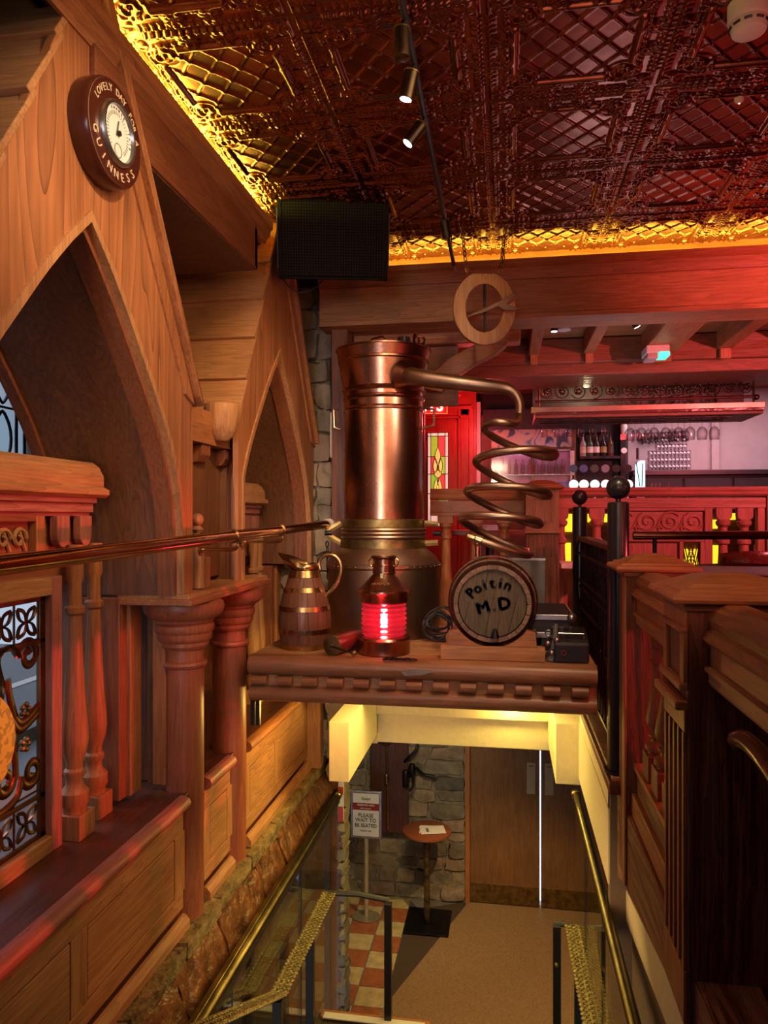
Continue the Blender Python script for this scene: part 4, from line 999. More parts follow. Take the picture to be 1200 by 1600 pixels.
for h0, h1 in ((0, .022), (.075, .098), (.185, .207), (.275, .297), (.345, .378)):
    MB().lathe([(jr(h0)+.003, h0), (jr(h1)+.003, h1), (jr(h1)-.002, h1), (jr(h0)-.002, h0)], (jx, jy, ZD), 44, (0, 0, 1), False).build('brass_band', BRASS, t, True)
m = MB(); NN = 28; r0_, r1_ = [], []
for k in range(NN):
    a = 2*PI*k/NN; fl = max(0, math.cos(a-PI)) ; r0_.append(m.bm.verts.new((jx+.064*math.cos(a), jy+.064*math.sin(a), ZD+.375)))
    R = .070+.070*fl**2; r1_.append(m.bm.verts.new((jx+R*math.cos(a), jy+.062*math.sin(a), ZD+.405+.055*fl+(0 if math.cos(a) < .2 else .005))))
for k in range(NN): m.bm.faces.new((r0_[k], r0_[(k+1) % NN], r1_[(k+1) % NN], r1_[k]))
o = m.build('spout', BRASS, t, True); so = o.modifiers.new('s', 'SOLIDIFY'); so.thickness = .003
hp = [PY(500, 890, 3.5), PY(499, 876, 3.5), PY(510, 867, 3.5), PY(523, 869, 3.5), PY(532, 880, 3.5), PY(532, 897, 3.5), PY(524, 915, 3.5), PY(509, 932, 3.5)]
MB().tube(smoothpath(hp, 6), .010, 12, False, .8).build('handle', BRASS, t, True)
# =================================================================== RED SHIP LANTERN
lx, ly = PY(600, 1008, 3.42).x, 3.42
t = thing('ship_lantern', 'copper ship lantern with glowing ribbed red lens', 'lantern', (lx, ly, ZD))
MB().lathe([(.118, 0), (.122, .004), (.122, .062), (.126, .068), (.120, .078), (.105, .082), (0, .082)], (lx, ly, ZD), 56).build('base', COPPER, t, True, 0, 35)
LZ = ZD+.085
prof = []
for k in range(49):
    h = .155*k/48; prof.append((.092+.012*abs(math.sin(PI*(k/48)*7))**.8+(0.004*math.sin(PI*k/48)), h))
lensm, nt, p = nm('red_lens'); p.inputs['Base Color'].default_value = (.75, .04, .09, 1); p.inputs['Roughness'].default_value = .12; p.inputs['Transmission Weight'].default_value = .6; p.inputs['IOR'].default_value = 1.4
p.inputs['Emission Color'].default_value = (1, .05, .09, 1); p.inputs['Emission Strength'].default_value = .08
MB().lathe(prof, (lx, ly, LZ), 56, (0, 0, 1), False).build('lens', lensm, t, True, 0, 80)
MB().lathe([(0, 0), (.010, .01), (.013, .05), (.010, .10), (.0, .125)], (lx, ly, LZ+.01), 16).build('bulb', glow('bulb_glow', (1, .60, .55), 16), t, True)
MB().lathe([(.104, 0), (.112, .006), (.116, .04), (.124, .052), (.124, .060), (.112, .066), (.052, .135), (.052, .205), (.060, .207), (.062, .215), (.056, .222), (0, .224)], (lx, ly, LZ+.150), 56, (0, 0, 1), False).build('hood', COPPER, t, True, 0, 30)
for z_ in (.142, .178): MB().torus((lx, ly, LZ+.150+z_), .053, .003, (0, 0, 1), 40, 6).build('hood_ring', COPPER, t, True)
for s in (-1, 1): MB().tube(smoothpath([(lx+s*.058, ly-.01, LZ+.36), (lx+s*.070, ly-.01, LZ+.345), (lx+s*.062, ly-.01, LZ+.325), (lx+s*.052, ly-.01, LZ+.32)], 5), .004, 6).build('carry_lug', BRASS, t, True)
for z_, r_ in ((LZ+.215, .117),):
    for s in (-1, 1): MB().ball((lx+s*r_, ly-.03, z_-.012), .007, 10).build('wing_nut', BRASS, t, True)
Ml = Matrix.Translation((lx, ly-.098, LZ+.245)) @ Matrix.Rotation(math.radians(-42), 4, 'X') @ Matrix(((1, 0, 0, 0), (0, 0, -1, 0), (0, 1, 0, 0), (0, 0, 0, 1)))
text('ANCHOR', .020, BRASS, 'name_plate', t, Ml, .002, bold=True)
B('latch', BRASS, (lx-.006, ly-.066, LZ+.27), (lx+.006, ly-.058, LZ+.292), t)
point((lx, ly-.16, LZ+.08), .45, (1, .03, .06), .05)
# ---- crank cylinder
t = thing('crank_cylinder', 'small red cylinder with brass end and crank rod beside the lantern', 'tool', (-.82, 3.4, ZD))
a = PY(520, 1003, 3.30); a.z = ZD+.048; b = PY(566, 992, 3.56); b.z = ZD+.05; d = (b-a)
MB().lathe([(.040, 0), (.044, .02), (.042, d.length-.04), (.030, d.length)], a, 28, d).build('barrel', plain('red_lacquer', (.22, .02, .015), .3), t, True)
MB().lathe([(.020, -.014), (.046, -.01), (.048, 0), (.048, .01), (.044, .014)], a, 28, d).build('end_cap', OLDBR, t, True)
MB().lathe([(.010, -.03), (.010, 0)], a, 12, d).build('spindle', OLDBR, t, True)
e = a-d.normalized()*.028; g = PY(553, 1027, 3.26); g.z = ZD+.022
q = MB().tube([e, g], .005, 8).build('crank_rod', IRON, t, True); MB().ball(g, .014, 14).build('crank_knob', OLDBR, q, True)
# ---- small iron ornament on the log
m = MB()
for k, (px_, py_) in enumerate(((606, 1028), (616, 1024), (626, 1028), (636, 1026), (644, 1029))):
    c = PY(px_, py_, 3.24); c.z = ZD+.006+.002*(k % 2); m.torus(c, .014, .003, (0, 0, 1), 14, 5)
m.tube([PY(598, 1030, 3.24)*1+Vector((0, 0, 0)), PY(652, 1031, 3.24)], .004, 6)
for v in m.bm.verts: v.co.z = max(v.co.z, .957)
tag(m.build('iron_ornament', IRON, None, True), 'small black iron scrollwork lying on the platform edge below the lantern', 'ornament')
# ---- cables
random.seed(4); m = MB()
for k in range(9):
    c = PY(688+random.uniform(-8, 8), 975+random.uniform(-6, 10), 3.75+random.uniform(-.05, .05)); P = []
    R = random.uniform(.045, .085); tl_ = random.uniform(-.5, .5)
    for q in range(15):
        a_ = q*2*PI/11+k; P.append(c+Vector((math.cos(a_)*R, .03*math.sin(a_*1.3+k), max(ZD+.008-c.z, math.sin(a_)*R*.9+.01*math.sin(k+q)))))
    m.tube(smoothpath(P, 3), .0045, 6)
tag(m.build('cable_bundle', CABLE, None, True), 'tangle of black cable between the still and the cask', 'cable')
# ---- still chain at the rail end
t = thing('hanging_chain', 'dark chain hanging from the brass rail end beside the still', 'chain', (-.96, 3.95, 1.5))
chain([PY(511, 846, 3.93), PY(512, 870, 3.93), PY(513, 905, 3.93)], .026, .0035, 'links', IRON, t)
# ---- grey box, flight case, black terminal box
gy = 4.12
p0, p1 = PY(812, 872, gy), PY(852, 985, gy)
t = thing('grey_cabinet', 'tall grey slotted metal cabinet behind the cask', 'cabinet', (p0.x, gy, ZD))
B('body', GREY, (p0.x-.12, gy, ZD), (p1.x, gy+.26, p0.z), t, .004)
for k in range(6): B('top_slot', BLACK, (p0.x-.09+k*.045, gy+.02, p0.z), (p0.x-.075+k*.045, gy+.24, p0.z+.002), t)
B('top_lip', STEEL, (p0.x-.12, gy-.004, p0.z-.012), (p1.x, gy, p0.z), t)
t = thing('flight_case', 'low black flight case with aluminium edges and ball corner', 'case', (.2, 3.7, ZD))
c0, c1 = PY(800, 970, 3.62), PY(893, 1003, 3.62)
B('body', BLACKM, (c0.x, 3.60, ZD), (c1.x, 4.08, ZD+.17), t, .004)
for z_ in (ZD+.16, ZD+.075): B('edge_strip', STEEL, (c0.x, 3.588, z_-.014), (c1.x+.004, 3.60, z_+.012), t, .002); B('edge_strip', STEEL, (c1.x, 3.588, z_-.014), (c1.x+.01, 4.1, z_+.012), t, .002)
MB().ball((c1.x-.002, 3.597, ZD+.158), .024, 16).build('corner', STEEL, t, True); MB().ball((c1.x-.002, 3.597, ZD+.05), .018, 16).build('corner', STEEL, t, True)
for k in range(3): MB().torus((c0.x+.1+.07*k, 3.582, ZD+.085), .014, .003, (0, 1, 0), 14, 5).build('latch', STEEL, t, True)
t = thing('terminal_box', 'black vented electrical box with handle at the platform end', 'box', (.3, 3.35, ZD))
a, b = PY(866, 1034, 3.30), PY(921, 1010, 3.30)
MB().prism([(a.x, 3.30, ZD), (b.x, 3.30, ZD), (b.x+.0, 3.30, ZD+.085), (b.x-.01, 3.32, ZD+.10), (b.x-.012, 3.50, ZD+.125), (a.x+.012, 3.50, ZD+.125)] if False else [(a.x, 3.30, ZD), (a.x, 3.30, ZD+.085), (a.x, 3.325, ZD+.10), (a.x, 3.52, ZD+.13), (a.x, 3.52, ZD)], (b.x-a.x, 0, 0)).build('body', BLACK, t, False, .008)
for i in range(4):
    for j in range(3): B('vent', STEEL if j == 9 else IRON, (a.x+.014+i*.036, 3.345+j*.055, ZD+.103+j*.0085), (a.x+.040+i*.036, 3.375+j*.055, ZD+.112+j*.0085), t)
MB().tube([(a.x+.02, 3.33, ZD+.105), (a.x+.02, 3.33, ZD+.125), (b.x-.02, 3.33, ZD+.125), (b.x-.02, 3.33, ZD+.105)], .003, 6).build('handle', STEEL, t, True)
MB().torus((a.x+.04, 3.298, ZD+.045), .010, .002, (0, 1, 0), 16, 4).build('badge', MAROON, t); text('XXXX', .018, MAROON, 'print', t, Matrix.Translation(((a.x+b.x)/2+.02, 3.298, ZD+.042)) @ Matrix.Rotation(PI/2, 4, 'X'), .0005) if False else None
t = thing('clamp_lever', 'grey lever clamp with black cables left of the black box', 'tool', (.2, 3.35, ZD))
MB().tube([PY(860, 1033, 3.32), PY(866, 1005, 3.33), PY(869, 975, 3.34)], [.014, .012, .008], 8).build('lever', GREY, t, True)
MB().tube(smoothpath([PY(850, 1030, 3.33), PY(858, 1018, 3.31), PY(868, 1008, 3.32), PY(862, 995, 3.33), PY(848, 1008, 3.36), PY(842, 1010, 3.4)], 5), .007, 8).build('cable', CABLE, t, True)
for k, q in enumerate(((856, 1005), (862, 1020), (870, 1000))): MB().ball(PY(*q, 3.31), .012, 10).build('knob', STEEL, t, True)
# =================================================================== LOUDSPEAKER
ysp = 3.55
a, b = PY(436, 436, ysp), PY(607, 303, ysp)
t = thing('loudspeaker', 'black ceiling mounted loudspeaker with perforated grille', 'speaker', ((a.x+b.x)/2, ysp, b.z))
xa_, xb_, za_, zb_ = a.x, b.x, a.z, b.z
B('cabinet', BLACKM, (xa_, ysp+.01, za_), (xb_, ysp+.34, zb_), t, .006)
gm, nt, p = nm('speaker_grille'); tc = N(nt, 'ShaderNodeTexCoord'); mp = N(nt, 'ShaderNodeMapping'); mp.inputs['Scale'].default_value = (72, 0.01, 72); L(nt, tc.outputs['Object'], mp.inputs[0])
vo = N(nt, 'ShaderNodeTexVoronoi'); vo.inputs['Randomness'].default_value = 0; vo.inputs['Scale'].default_value = 1; L(nt, mp.outputs[0], vo.inputs[0])
rr = ramp(nt, [(.36, (.001, .001, .001)), (.42, (.014, .012, .010))]); L(nt, vo.outputs['Distance'], rr.inputs[0]); L(nt, rr.outputs[0], p.inputs['Base Color']); p.inputs['Roughness'].default_value = .75; p.inputs['Specular IOR Level'].default_value = .15
B('grille', gm, (xa_+.02, ysp-.004, za_+.015), (xb_-.02, ysp+.012, zb_-.012), t, .004)
BEZ = plain('matt_black', (.010, .009, .009), .8); BEZ.node_tree.nodes['Principled BSDF'].inputs['Specular IOR Level'].default_value = .15
for nme, A_, B_ in (('bezel', (xa_, ysp-.008, za_), (xa_+.022, ysp+.012, zb_)), ('bezel', (xb_-.022, ysp-.008, za_), (xb_, ysp+.012, zb_)), ('bezel', (xa_, ysp-.008, zb_-.016), (xb_, ysp+.012, zb_)), ('bezel', (xa_, ysp-.008, za_), (xb_, ysp+.012, za_+.014))): B(nme, BEZ, A_, B_, t, .003)
B('badge', BEZ, (xb_-.08, ysp-.012, za_+.155), (xb_-.055, ysp-.004, za_+.185), t, .002)
for nme, A_, B_ in (('yoke', (xa_-.012, ysp+.10, za_+.05), (xa_-.004, ysp+.15, zb_+.025)), ('yoke', (xb_+.004, ysp+.10, za_+.05), (xb_+.012, ysp+.15, zb_+.025)), ('yoke', (xa_-.012, ysp+.10, zb_+.022), (xb_+.012, ysp+.15, zb_+.03))): B(nme, BLACK, A_, B_, t)
for f in (.46, .90):
    MB().lathe([(.006, 0), (.006, .035), (.012, .036), (.012, .045)], (xa_+(xb_-xa_)*f, ysp+.03, zb_-.005), 10).build('hanging_bolt', OLDBR, t, True)
B('ceiling_mount', BLACK, ((xa_+xb_)/2-.06, ysp+.05, zb_+.028), ((xa_+xb_)/2+.06, ysp+.16, zb_+.05), t)
MB().tube(smoothpath([(xa_+.02, ysp+.2, za_), PY(455, 455, ysp+.2), PY(475, 474, ysp+.2), PY(500, 470, ysp+.2), PY(520, 450, ysp+.2), PY(524, 432, ysp+.2)], 6), .004, 6).build('speaker_cable', CABLE, t, True)
t.rotation_euler = (math.radians(19), 0, math.radians(13.0))
# =================================================================== TRACK LIGHTS
t = thing('light_track', 'thin black lighting track running along the ceiling', 'track', (-.3, 2.6, 3.1))
tr0, tr1 = PZ(622, -30, 3.10), PZ(709, 414, 3.04)
pa_ = Vector(tr0); pb_ = Vector(tr1)
MB().tube([pa_, pb_], .011, 8).build('rail', BLACK, t, True)
for f in (.12, .92): p_ = pa_.lerp(pb_, f); B('hanger', IRON, (p_.x-.003, p_.y-.003, p_.z), (p_.x+.003, p_.y+.003, 3.165), t)
tip = MB().tube([pb_+Vector((0, -.01, 0)), pb_+Vector((.012, .02, -.03))], .006, 8).build('rail_end', STEEL, t, True)
def spotlamp(px_, py_, f, tilt, lit, label, zl=3.02):
    c = PZ(px_, py_, zl); at = pa_.lerp(pb_, max(0, min(1, (c.y-pa_.y)/(pb_.y-pa_.y))))
    t = thing('spot_lamp', label, 'lamp', tuple(c), 'spot lamps hanging from the ceiling track'); d = Vector(tilt).normalized()
    MB().lathe([(.020, -.045), (.024, -.04), (.024, .045), (.020, .047)], c, 20, d).build('housing', BRONZEB, t, True)
    if lit: MB().lathe([(0, .046), (.019, .046), (.019, .049), (0, .049)], c, 16, d).build('bulb', glow('lamp_white', (1, .92, .8), 14), t, True)
    MB().torus(c-d*.04, .024, .003, d, 18, 5).build('rim', OLDBR, t, True)
    chain([c-d*.045, Vector((at.x, at.y, at.z-.005))], .022, .003, 'hook', IRON, t)
    return t
BRONZEB = metal('dark_bronze', (.12, .09, .05), .35, (.05, .04, .03), 8)
spotlamp(628, 67, .30, (.02, .02, -1), False, 'unlit spot lamp, highest in the picture of the hanging track lamps')
spotlamp(639, 132, .42, (-.25, .1, -1), True, 'lit spot lamp pointing nearly straight down from the track')
spotlamp(649, 208, .60, (-.75, -.1, -1), True, 'lit spot lamp tilted to the left, lowest of the three near lamps')
spotlamp(696, 357, .955, (.18, .3, -1), False, 'slim dark spot lamp at the far end of the track')
# =================================================================== HANGING RING
yr = 3.75
c = PY(757, 481, yr); Rx, Rz = 51*yr/1150*.985, 58*yr/1150*.985
t = thing('ring_sign', 'flat oak ring sign with wooden arrow hanging on chains', 'sign', tuple(c))
m = MB(); NN = 64; rot = math.radians(18); ux = Vector((math.cos(rot), math.sin(rot)*.6, 0)); nn = Vector((-ux.y, ux.x, 0)).normalized()
rows = []
for k in range(NN):
    a_ = 2*PI*k/NN; so_ = math.sin(a_)
    zo = Rz*so_; zo = min(zo, Rz*.93)
    o_ = c+ux*(Rx*1.0*math.cos(a_))+Vector((0, 0, zo)); i_ = c+ux*(Rx*.60*math.cos(a_))+Vector((0, 0, Rz*.655*so_))
    rows.append([m.bm.verts.new(o_), m.bm.verts.new(o_+nn*.03), m.bm.verts.new(i_+nn*.03), m.bm.verts.new(i_)])
for k in range(NN):
    A_, B_ = rows[k], rows[(k+1) % NN]
    for q in range(4): m.bm.faces.new((A_[q], A_[(q+1) % 4], B_[(q+1) % 4], B_[q]))
m.build('ring', Wring, t, False, .003)
MB().tube([c+Vector((0, .012, Rz*.66)), c+Vector((.003, .012, -Rz*.66))], .009, 6, False, .5).build('centre_bar', IRON, t)
pts = [PY(*q, yr-.02) for q in ((730, 494), (760, 480), (785, 468), (795, 460), (811, 457), (802, 466), (792, 475), (812, 482), (800, 485), (787, 484), (778, 478), (758, 487), (732, 495))]
MB().prism(pts, (0, .01, 0)).build('arrow', wood('arrow_wood', (.26, .12, .05), 'X', .5, 1, .3), t, False, .001)
for q0, q1 in (((729.5, 425), (721, 352)), ((781.5, 427), (789, 358)), ((786, 418), (787, 370))):
    a_ = PY(*q0, yr); b_ = PY(*q1, yr); b_.z = min(b_.z, 3.155)
    chain([a_, b_], .026, .0028, 'chain', OLDBR, t)
for q in ((729.5, 421), (781.5, 419)): MB().torus(PY(*q, yr), .010, .0022, (0, 1, 0), 16, 5).build('eye_screw', BRASS, t, True); MB().tube([PY(q[0], q[1]+3, yr), PY(q[0], q[1]+9, yr)], .002, 5).build('eye_screw', BRASS, t, True)
# =================================================================== DETECTORS
c = PZ(1170, 8, 3.15)
t = thing('smoke_detector', 'white smoke detector on the tin ceiling at the top right corner', 'detector', (c.x, c.y, 3.1))
MB().lathe([(.060, 0), (.060, -.050), (.056, -.056)], (c.x, c.y, 3.155), 40).build('base', WHITE, t, True)
MB().lathe([(.052, -.050), (.055, -.066), (.048, -.088), (.028, -.098), (0, -.10)], (c.x, c.y, 3.155), 40).build('sensor_head', WHITE, t, True)
for k in range(10):
    a_ = 2*PI*k/10; MB().tube([(c.x+.0535*math.cos(a_+d_), c.y+.0535*math.sin(a_+d_), 3.155-.072) for d_ in (-.2, -.07, .07, .2)], .0045, 5).build('slot', BLACK, t)
Ms = Matrix.Translation((c.x, c.y-.0608, 3.128)) @ Matrix.Rotation(PI/2, 4, 'X')
text('CE 0086', .009, INK, 'marking', t, Ms, .0004)
c = PZ(1155, 153, 3.15)
t = thing('ceiling_sensor', 'tiny pink lit sensor on the tin ceiling at the right', 'sensor', (c.x, c.y, 3.14))
MB().lathe([(.018, 0), (.016, -.012), (.006, -.020), (0, -.021)], (c.x, c.y, 3.15), 20).build('sensor_dome', WHITE, t, True)
MB().lathe([(.005, -.019), (0, -.025)], (c.x, c.y, 3.15), 10).build('sensor_light', glow('sensor_led', (1, .3, .3), 3), t, True)
c = PZ(881, 507, 2.88)
t = thing('rear_smoke_detector', 'white smoke detector on the boards behind the timber beam', 'detector', (c.x, c.y, 2.85))
MB().lathe([(.070, 0), (.070, -.018), (.05, -.03), (.045, -.045), (.02, -.05), (0, -.05)], (c.x, c.y, 2.885), 32).build('detector_body', WHITE, t, True)
MB().torus((c.x, c.y, 2.885-.034), .050, .003, (0, 0, 1), 30, 5).build('slot', BLACK, t, True)
for (q, tl_, lab, lit) in (((866, 508), (0, 0, -1), 'small dark ceiling lamp pointing down, left of the rear detector', True), ((991, 502), (.5, .1, -1), 'small dark ceiling lamp tilted right, right of the rear detector', True)):
    c = PZ(*q, 2.80); d = Vector(tl_).normalized(); t = thing('small_ceiling_lamp', lab, 'lamp', tuple(c), 'small lamps behind the beam')
    MB().lathe([(.022, -.04), (.022, .04)], c, 18, d).build('housing', BLACK, t, True); MB().lathe([(0, .039), (.018, .039), (.018, .042), (0, .042)], c, 16, d).build('bulb', glow('lamp_w2', (1, .95, .85), 10), t, True)
    MB().tube([c-d*.03, (c.x, c.y, 2.89)], .004, 6).build('stem', BLACK, t, True)
c = PY(1025, 570, 5.26)
t = thing('exit_light', 'small exit light with green face under the wide joist', 'light', (c.x, c.y, 2.6))
B('housing', WHITE, (c.x-.08, c.y-.10, 2.693), (c.x+.07, c.y+.10, 2.748), t, .008)
B('diffuser', plain('pink_diffuser', (.7, .5, .45), .3), (c.x-.075, c.y-.095, 2.658), (c.x+.0, c.y+.08, 2.695), t, .01)
B('green_face', glow('exit_green', (.05, .9, .5), 1.6), (c.x+.005, c.y-.105, 2.67), (c.x+.07, c.y+.04, 2.698), t, .004)
# =================================================================== LEFT PARTITION behind the still
yp = 4.95
t = thing('balustrade', 'low red-lit pine balustrade behind the spiral worm', 'balustrade', (0, yp, .66))
MB().mould([(.05, 0), (-.05, 0), (-.062, .018), (-.05, .04), (-.055, .05), (-.04, .075), (.05, .08)], (-.5, yp, 1.705), (.12, yp, 1.705), (0, 1, 0), (0, 0, 1)).build('top_rail', Wp['X'], t, False, .002)
B('under_rail', Wp['X'], (-.5, yp-.045, 1.60), (.12, yp+.04, 1.70), t, .004)
for k in range(7): B('flute', Wd['X'], (-.5, yp-.048, 1.62+.0), (.12, yp-.045, 1.626), t) if k == 0 else None
B('bottom_rail', Wp['X'], (-.5, yp-.04, .66), (.12, yp+.04, .80), t, .004)
for px_ in (697, 743, 788):
    x = PY(px_, 830, yp).x; q = B('baluster', Wp['Z'], (x-.05, yp-.04, 1.55), (x+.05, yp+.04, 1.60), t, .003)
    MB().lathe([(.04, .80), (.05, .84), (.055, .95), (.045, 1.1), (.032, 1.3), (.028, 1.44), (.036, 1.45), (.036, 1.47), (.028, 1.48), (.028, 1.51), (.045, 1.53), (.045, 1.55)], (x, yp, 0), 20).build('turned_shaft', Wp['Z'], q, True)
t = thing('newel_box', 'square pine newel with panelled head right of the spiral worm', 'newel', (.22, 4.8, .66))
a, b = PY(822, 800, 4.74), PY(873, 800, 4.74)
B('shaft', Wr['Z'], (a.x, 4.74, .66), (b.x, 4.92, 1.50), t, .004)
B('head', Wp['Z'], (a.x-.004, 4.735, 1.50), (b.x+.004, 4.925, 1.77), t, .004)
for nme, q in (('panel_bead', (a.x+.04, 1.56, b.x-.04, 1.572)), ('panel_bead', (a.x+.04, 1.70, b.x-.04, 1.712)), ('panel_bead', (a.x+.04, 1.56, a.x+.052, 1.712)), ('panel_bead', (b.x-.052, 1.56, b.x-.04, 1.712))): B(nme, REDW['Z'], (q[0], 4.728, q[1]), (q[2], 4.736, q[3]), t, .002)
B('neck_moulding', Wp['X'], (a.x-.012, 4.725, 1.49), (b.x+.012, 4.935, 1.515), t, .004)
def cap(x0, x1, y0, y1, z, mat, t, hh=.06, o=.03):
    cx, cy = (x0+x1)/2, (y0+y1)/2; m = MB(); L_ = []
    for e, z_ in ((0, 0), (o, .0), (o+.006, hh*.16), (o, hh*.34), (o*.6, hh*.38), (o*.5, hh*.50), (0, hh*.54), (-.012, hh*.66), (-(x1-x0)*.18, hh*.86), (-(x1-x0)*.36, hh)):
        L_.append([m.bm.verts.new(p) for p in ((x0-e, y0-e, z+z_), (x1+e, y0-e, z+z_), (x1+e, y1+e, z+z_), (x0-e, y1+e, z+z_))])
    for A_, B_ in zip(L_, L_[1:]):
        for k in range(4): m.bm.faces.new((A_[k], A_[(k+1) % 4], B_[(k+1) % 4], B_[k]))
    m.bm.faces.new(L_[0]); m.bm.faces.new(L_[-1]); return m.build('cap', mat, t, False, .002)
cap(a.x, b.x, 4.74, 4.92, 1.77, Wp['X'], t)
m = MB()
for k in range(5): x = a.x+.03+k*.042; m.tube([(x, 4.735, .9), (x, 4.735, 1.40)], .007, 6)
m.build('reeding', Wr['Z'], t, True)
# dark high table and white box behind it, low white table in the gap
def table(label, x0, x1, y0, y1, z, mt, zf=.66, gp=None):
    t = thing('table', label, 'table', ((x0+x1)/2, (y0+y1)/2, zf), gp)
    B('tabletop', mt, (x0, y0, z-.035), (x1, y1, z), t, .006)
    cx, cy = (x0+x1)/2, (y0+y1)/2
    MB().lathe([(.03, zf+.03), (.03, z-.035)], (cx, cy, 0), 16).build('pedestal', IRON, t, True); MB().lathe([(.2, zf), (.2, zf+.015), (.04, zf+.04)], (cx, cy, 0), 24).build('foot', IRON, t, True)
    return t
table('brown high table behind the pine balustrade', -.38, .15, 5.25, 5.6, 1.495, Wd['X'])
tag(B('box', WHITE, (PY(752, 822, 5.3).x, 5.3, 1.4955), (PY(778, 822, 5.3).x, 5.42, 1.535), None, .004), 'small white box on the brown high table', 'box')
table('small pale topped table in the gap between newel and black post', .36, .72, 5.00, 5.28, 1.285, WHITE)
# =================================================================== RIGHT PARTITION
yq = 5.40
t = thing('partition', 'red-lit carved pine partition in front of the bar', 'partition', (1.3, yq, .66))
X0, X1 = .34, 2.3
MB().mould([(.10, 0), (-.06, 0), (-.075, .015), (-.06, .03), (-.07, .045), (-.06, .065), (.10, .07)], (X0, yq, 1.735), (X1, yq, 1.735), (0, 1, 0), (0, 0, 1)).build('top_board', REDW['X'], t, False, .002)
B('top_rail', REDW['X'], (X0, yq-.045, 1.655), (X1, yq+.02, 1.725), t, .004)
B('lower_rail', REDW['X'], (X0, yq-.04, .66), (X1, yq+.02, .80), t, .004)
def xq(px_): return PY(px_, 820, yq).x
for (pa__, pb__) in ((905, 914), (952, 962), (1099, 1111), (1181, 1192)): B('stile', REDW['Z'], (xq(pa__), yq-.04, .8), (xq(pb__), yq+.02, 1.655), t, .003)
B('mid_rail', REDW['X'], (xq(962), yq-.04, 1.42), (xq(1099), yq+.02, 1.485), t, .004); B('panel_head', REDW['X'], (xq(962), yq-.04, 1.635), (xq(1099), yq+.02, 1.655), t, .003)
B('low_stile', REDW['Z'], (xq(1092), yq-.04, .8), (xq(1099), yq+.02, 1.42), t, .003); B('low_stile', REDW['Z'], (xq(1060), yq-.035, .8), (xq(1066), yq+.02, 1.42), t, .003)
pn = B('carved_panel', REDW['X'], (xq(962), yq-.02, 1.485), (xq(1099), yq, 1.635), t)
for k, px_ in enumerate((975, 1011, 1046, 1082)):
    c = Vector((xq(px_), yq-.022, 1.56)); MB().tube(spiral(c, .070, 1.6, PI*(.8 if k % 2 else .2), (1, 0, 0), (0, 0, 1), 36, .12, 1 if k < 9 else -1), .0085, 6).build('scroll', REDW['X'], pn, True)
    MB().tube(smoothpath([c+Vector((-.055, 0, -.02)), c+Vector((-.08, 0, -.06)), c+Vector((-.02, 0, -.068)), c+Vector((.05, 0, -.045)), c+Vector((.09, 0, .03)), c+Vector((.12, 0, .062))], 5), .006, 6).build('scroll', REDW['X'], pn, True)
    for s in (-1, 0, 1): MB().ball(c+Vector((.085+.012*s, 0, -.045+.01*(1-abs(s)))), .011, 8).build('leaf', REDW['X'], pn, True)
MB().box((xq(962), yq-.015, .8), (xq(1060), yq, 1.42)).build('lower_panel', REDW['Z'], t)
m = MB()
for k in range(5):
    x0_, x1_ = xq(1066), xq(1092); f = k/5
    m.tube([(x0_+(x1_-x0_)*f, yq-.01, 1.15), (x0_+(x1_-x0_)*min(1, f+.5), yq-.01, 1.40)], .004, 5); m.tube([(x0_+(x1_-x0_)*(1-f), yq-.012, 1.15), (x0_+(x1_-x0_)*max(0, .5-f), yq-.012, 1.40)], .004, 5)
    m.torus((x0_+(x1_-x0_)*.5, yq-.01, 1.18+.05*k), .018, .003, (0, 1, 0), 12, 5)
m.build('iron_grille', BRONZE, t, True)
for px_ in (876, 932, 1129, 1162):
    x = xq(px_)
    pts = [(x-.052, yq-.04, 1.655), (x-.052, yq-.04, 1.60)]+[(x-.052*math.cos(a_), yq-.04, 1.60-.035*math.sin(a_)) for a_ in [PI*k/8 for k in range(1, 8)]]+[(x+.052, yq-.04, 1.60), (x+.052, yq-.04, 1.655)]
    q = MB().prism(pts, (0, .05, 0)).build('baluster', REDW['Z'], t, False, .003)
    MB().lathe([(.045, .80), (.052, .9), (.045, 1.1), (.030, 1.34), (.029, 1.40), (.044, 1.41), (.044, 1.43), (.030, 1.445), (.028, 1.52), (.046, 1.54), (.048, 1.56), (.034, 1.575)], (x, yq-.01, 0), 20).build('turned_shaft', REDW['Z'], q, True)
q = B('end_post', REDW['Z'], (xq(1194), yq-.06, .66), (xq(1194)+.25, yq+.06, 1.76), t, .004)
# =================================================================== BAR COUNTER
t = thing('bar_counter', 'dark bar counter behind the partition, yellow light painted as glow on its front', 'counter', (1.2, 6.2, .66))
B('counter_body', Wd['X'], (.30, 5.96, .66), (3.2, 6.5, 1.68), t)
B('counter_top', Wmah, (.28, 5.88, 1.68), (3.2, 6.55, 1.72), t, .01)
YB_ = glow('yellow_light_glow', (1, .80, .03), .85)  # glow in place of yellow light falling on the surface behind the balusters
for q in ((874, 803, 894, 831), (876, 848, 892, 880), (918, 803, 923, 816), (944, 803, 949, 816), (1112, 812, 1121, 826), (1136, 800, 1149, 812), (1114, 852, 1124, 886), (1066, 858, 1092, 886)):
    a_, b_ = PY(q[0], q[3], 5.93), PY(q[2], q[1], 5.93); B('glow_patch', YB_, (a_.x, 5.925, a_.z), (b_.x, 5.94, b_.z), t)
for z_ in (1.62, .80): B('front_rail', Wd['X'], (.30, 5.92, z_), (3.2, 5.96, z_+.05), t, .004)
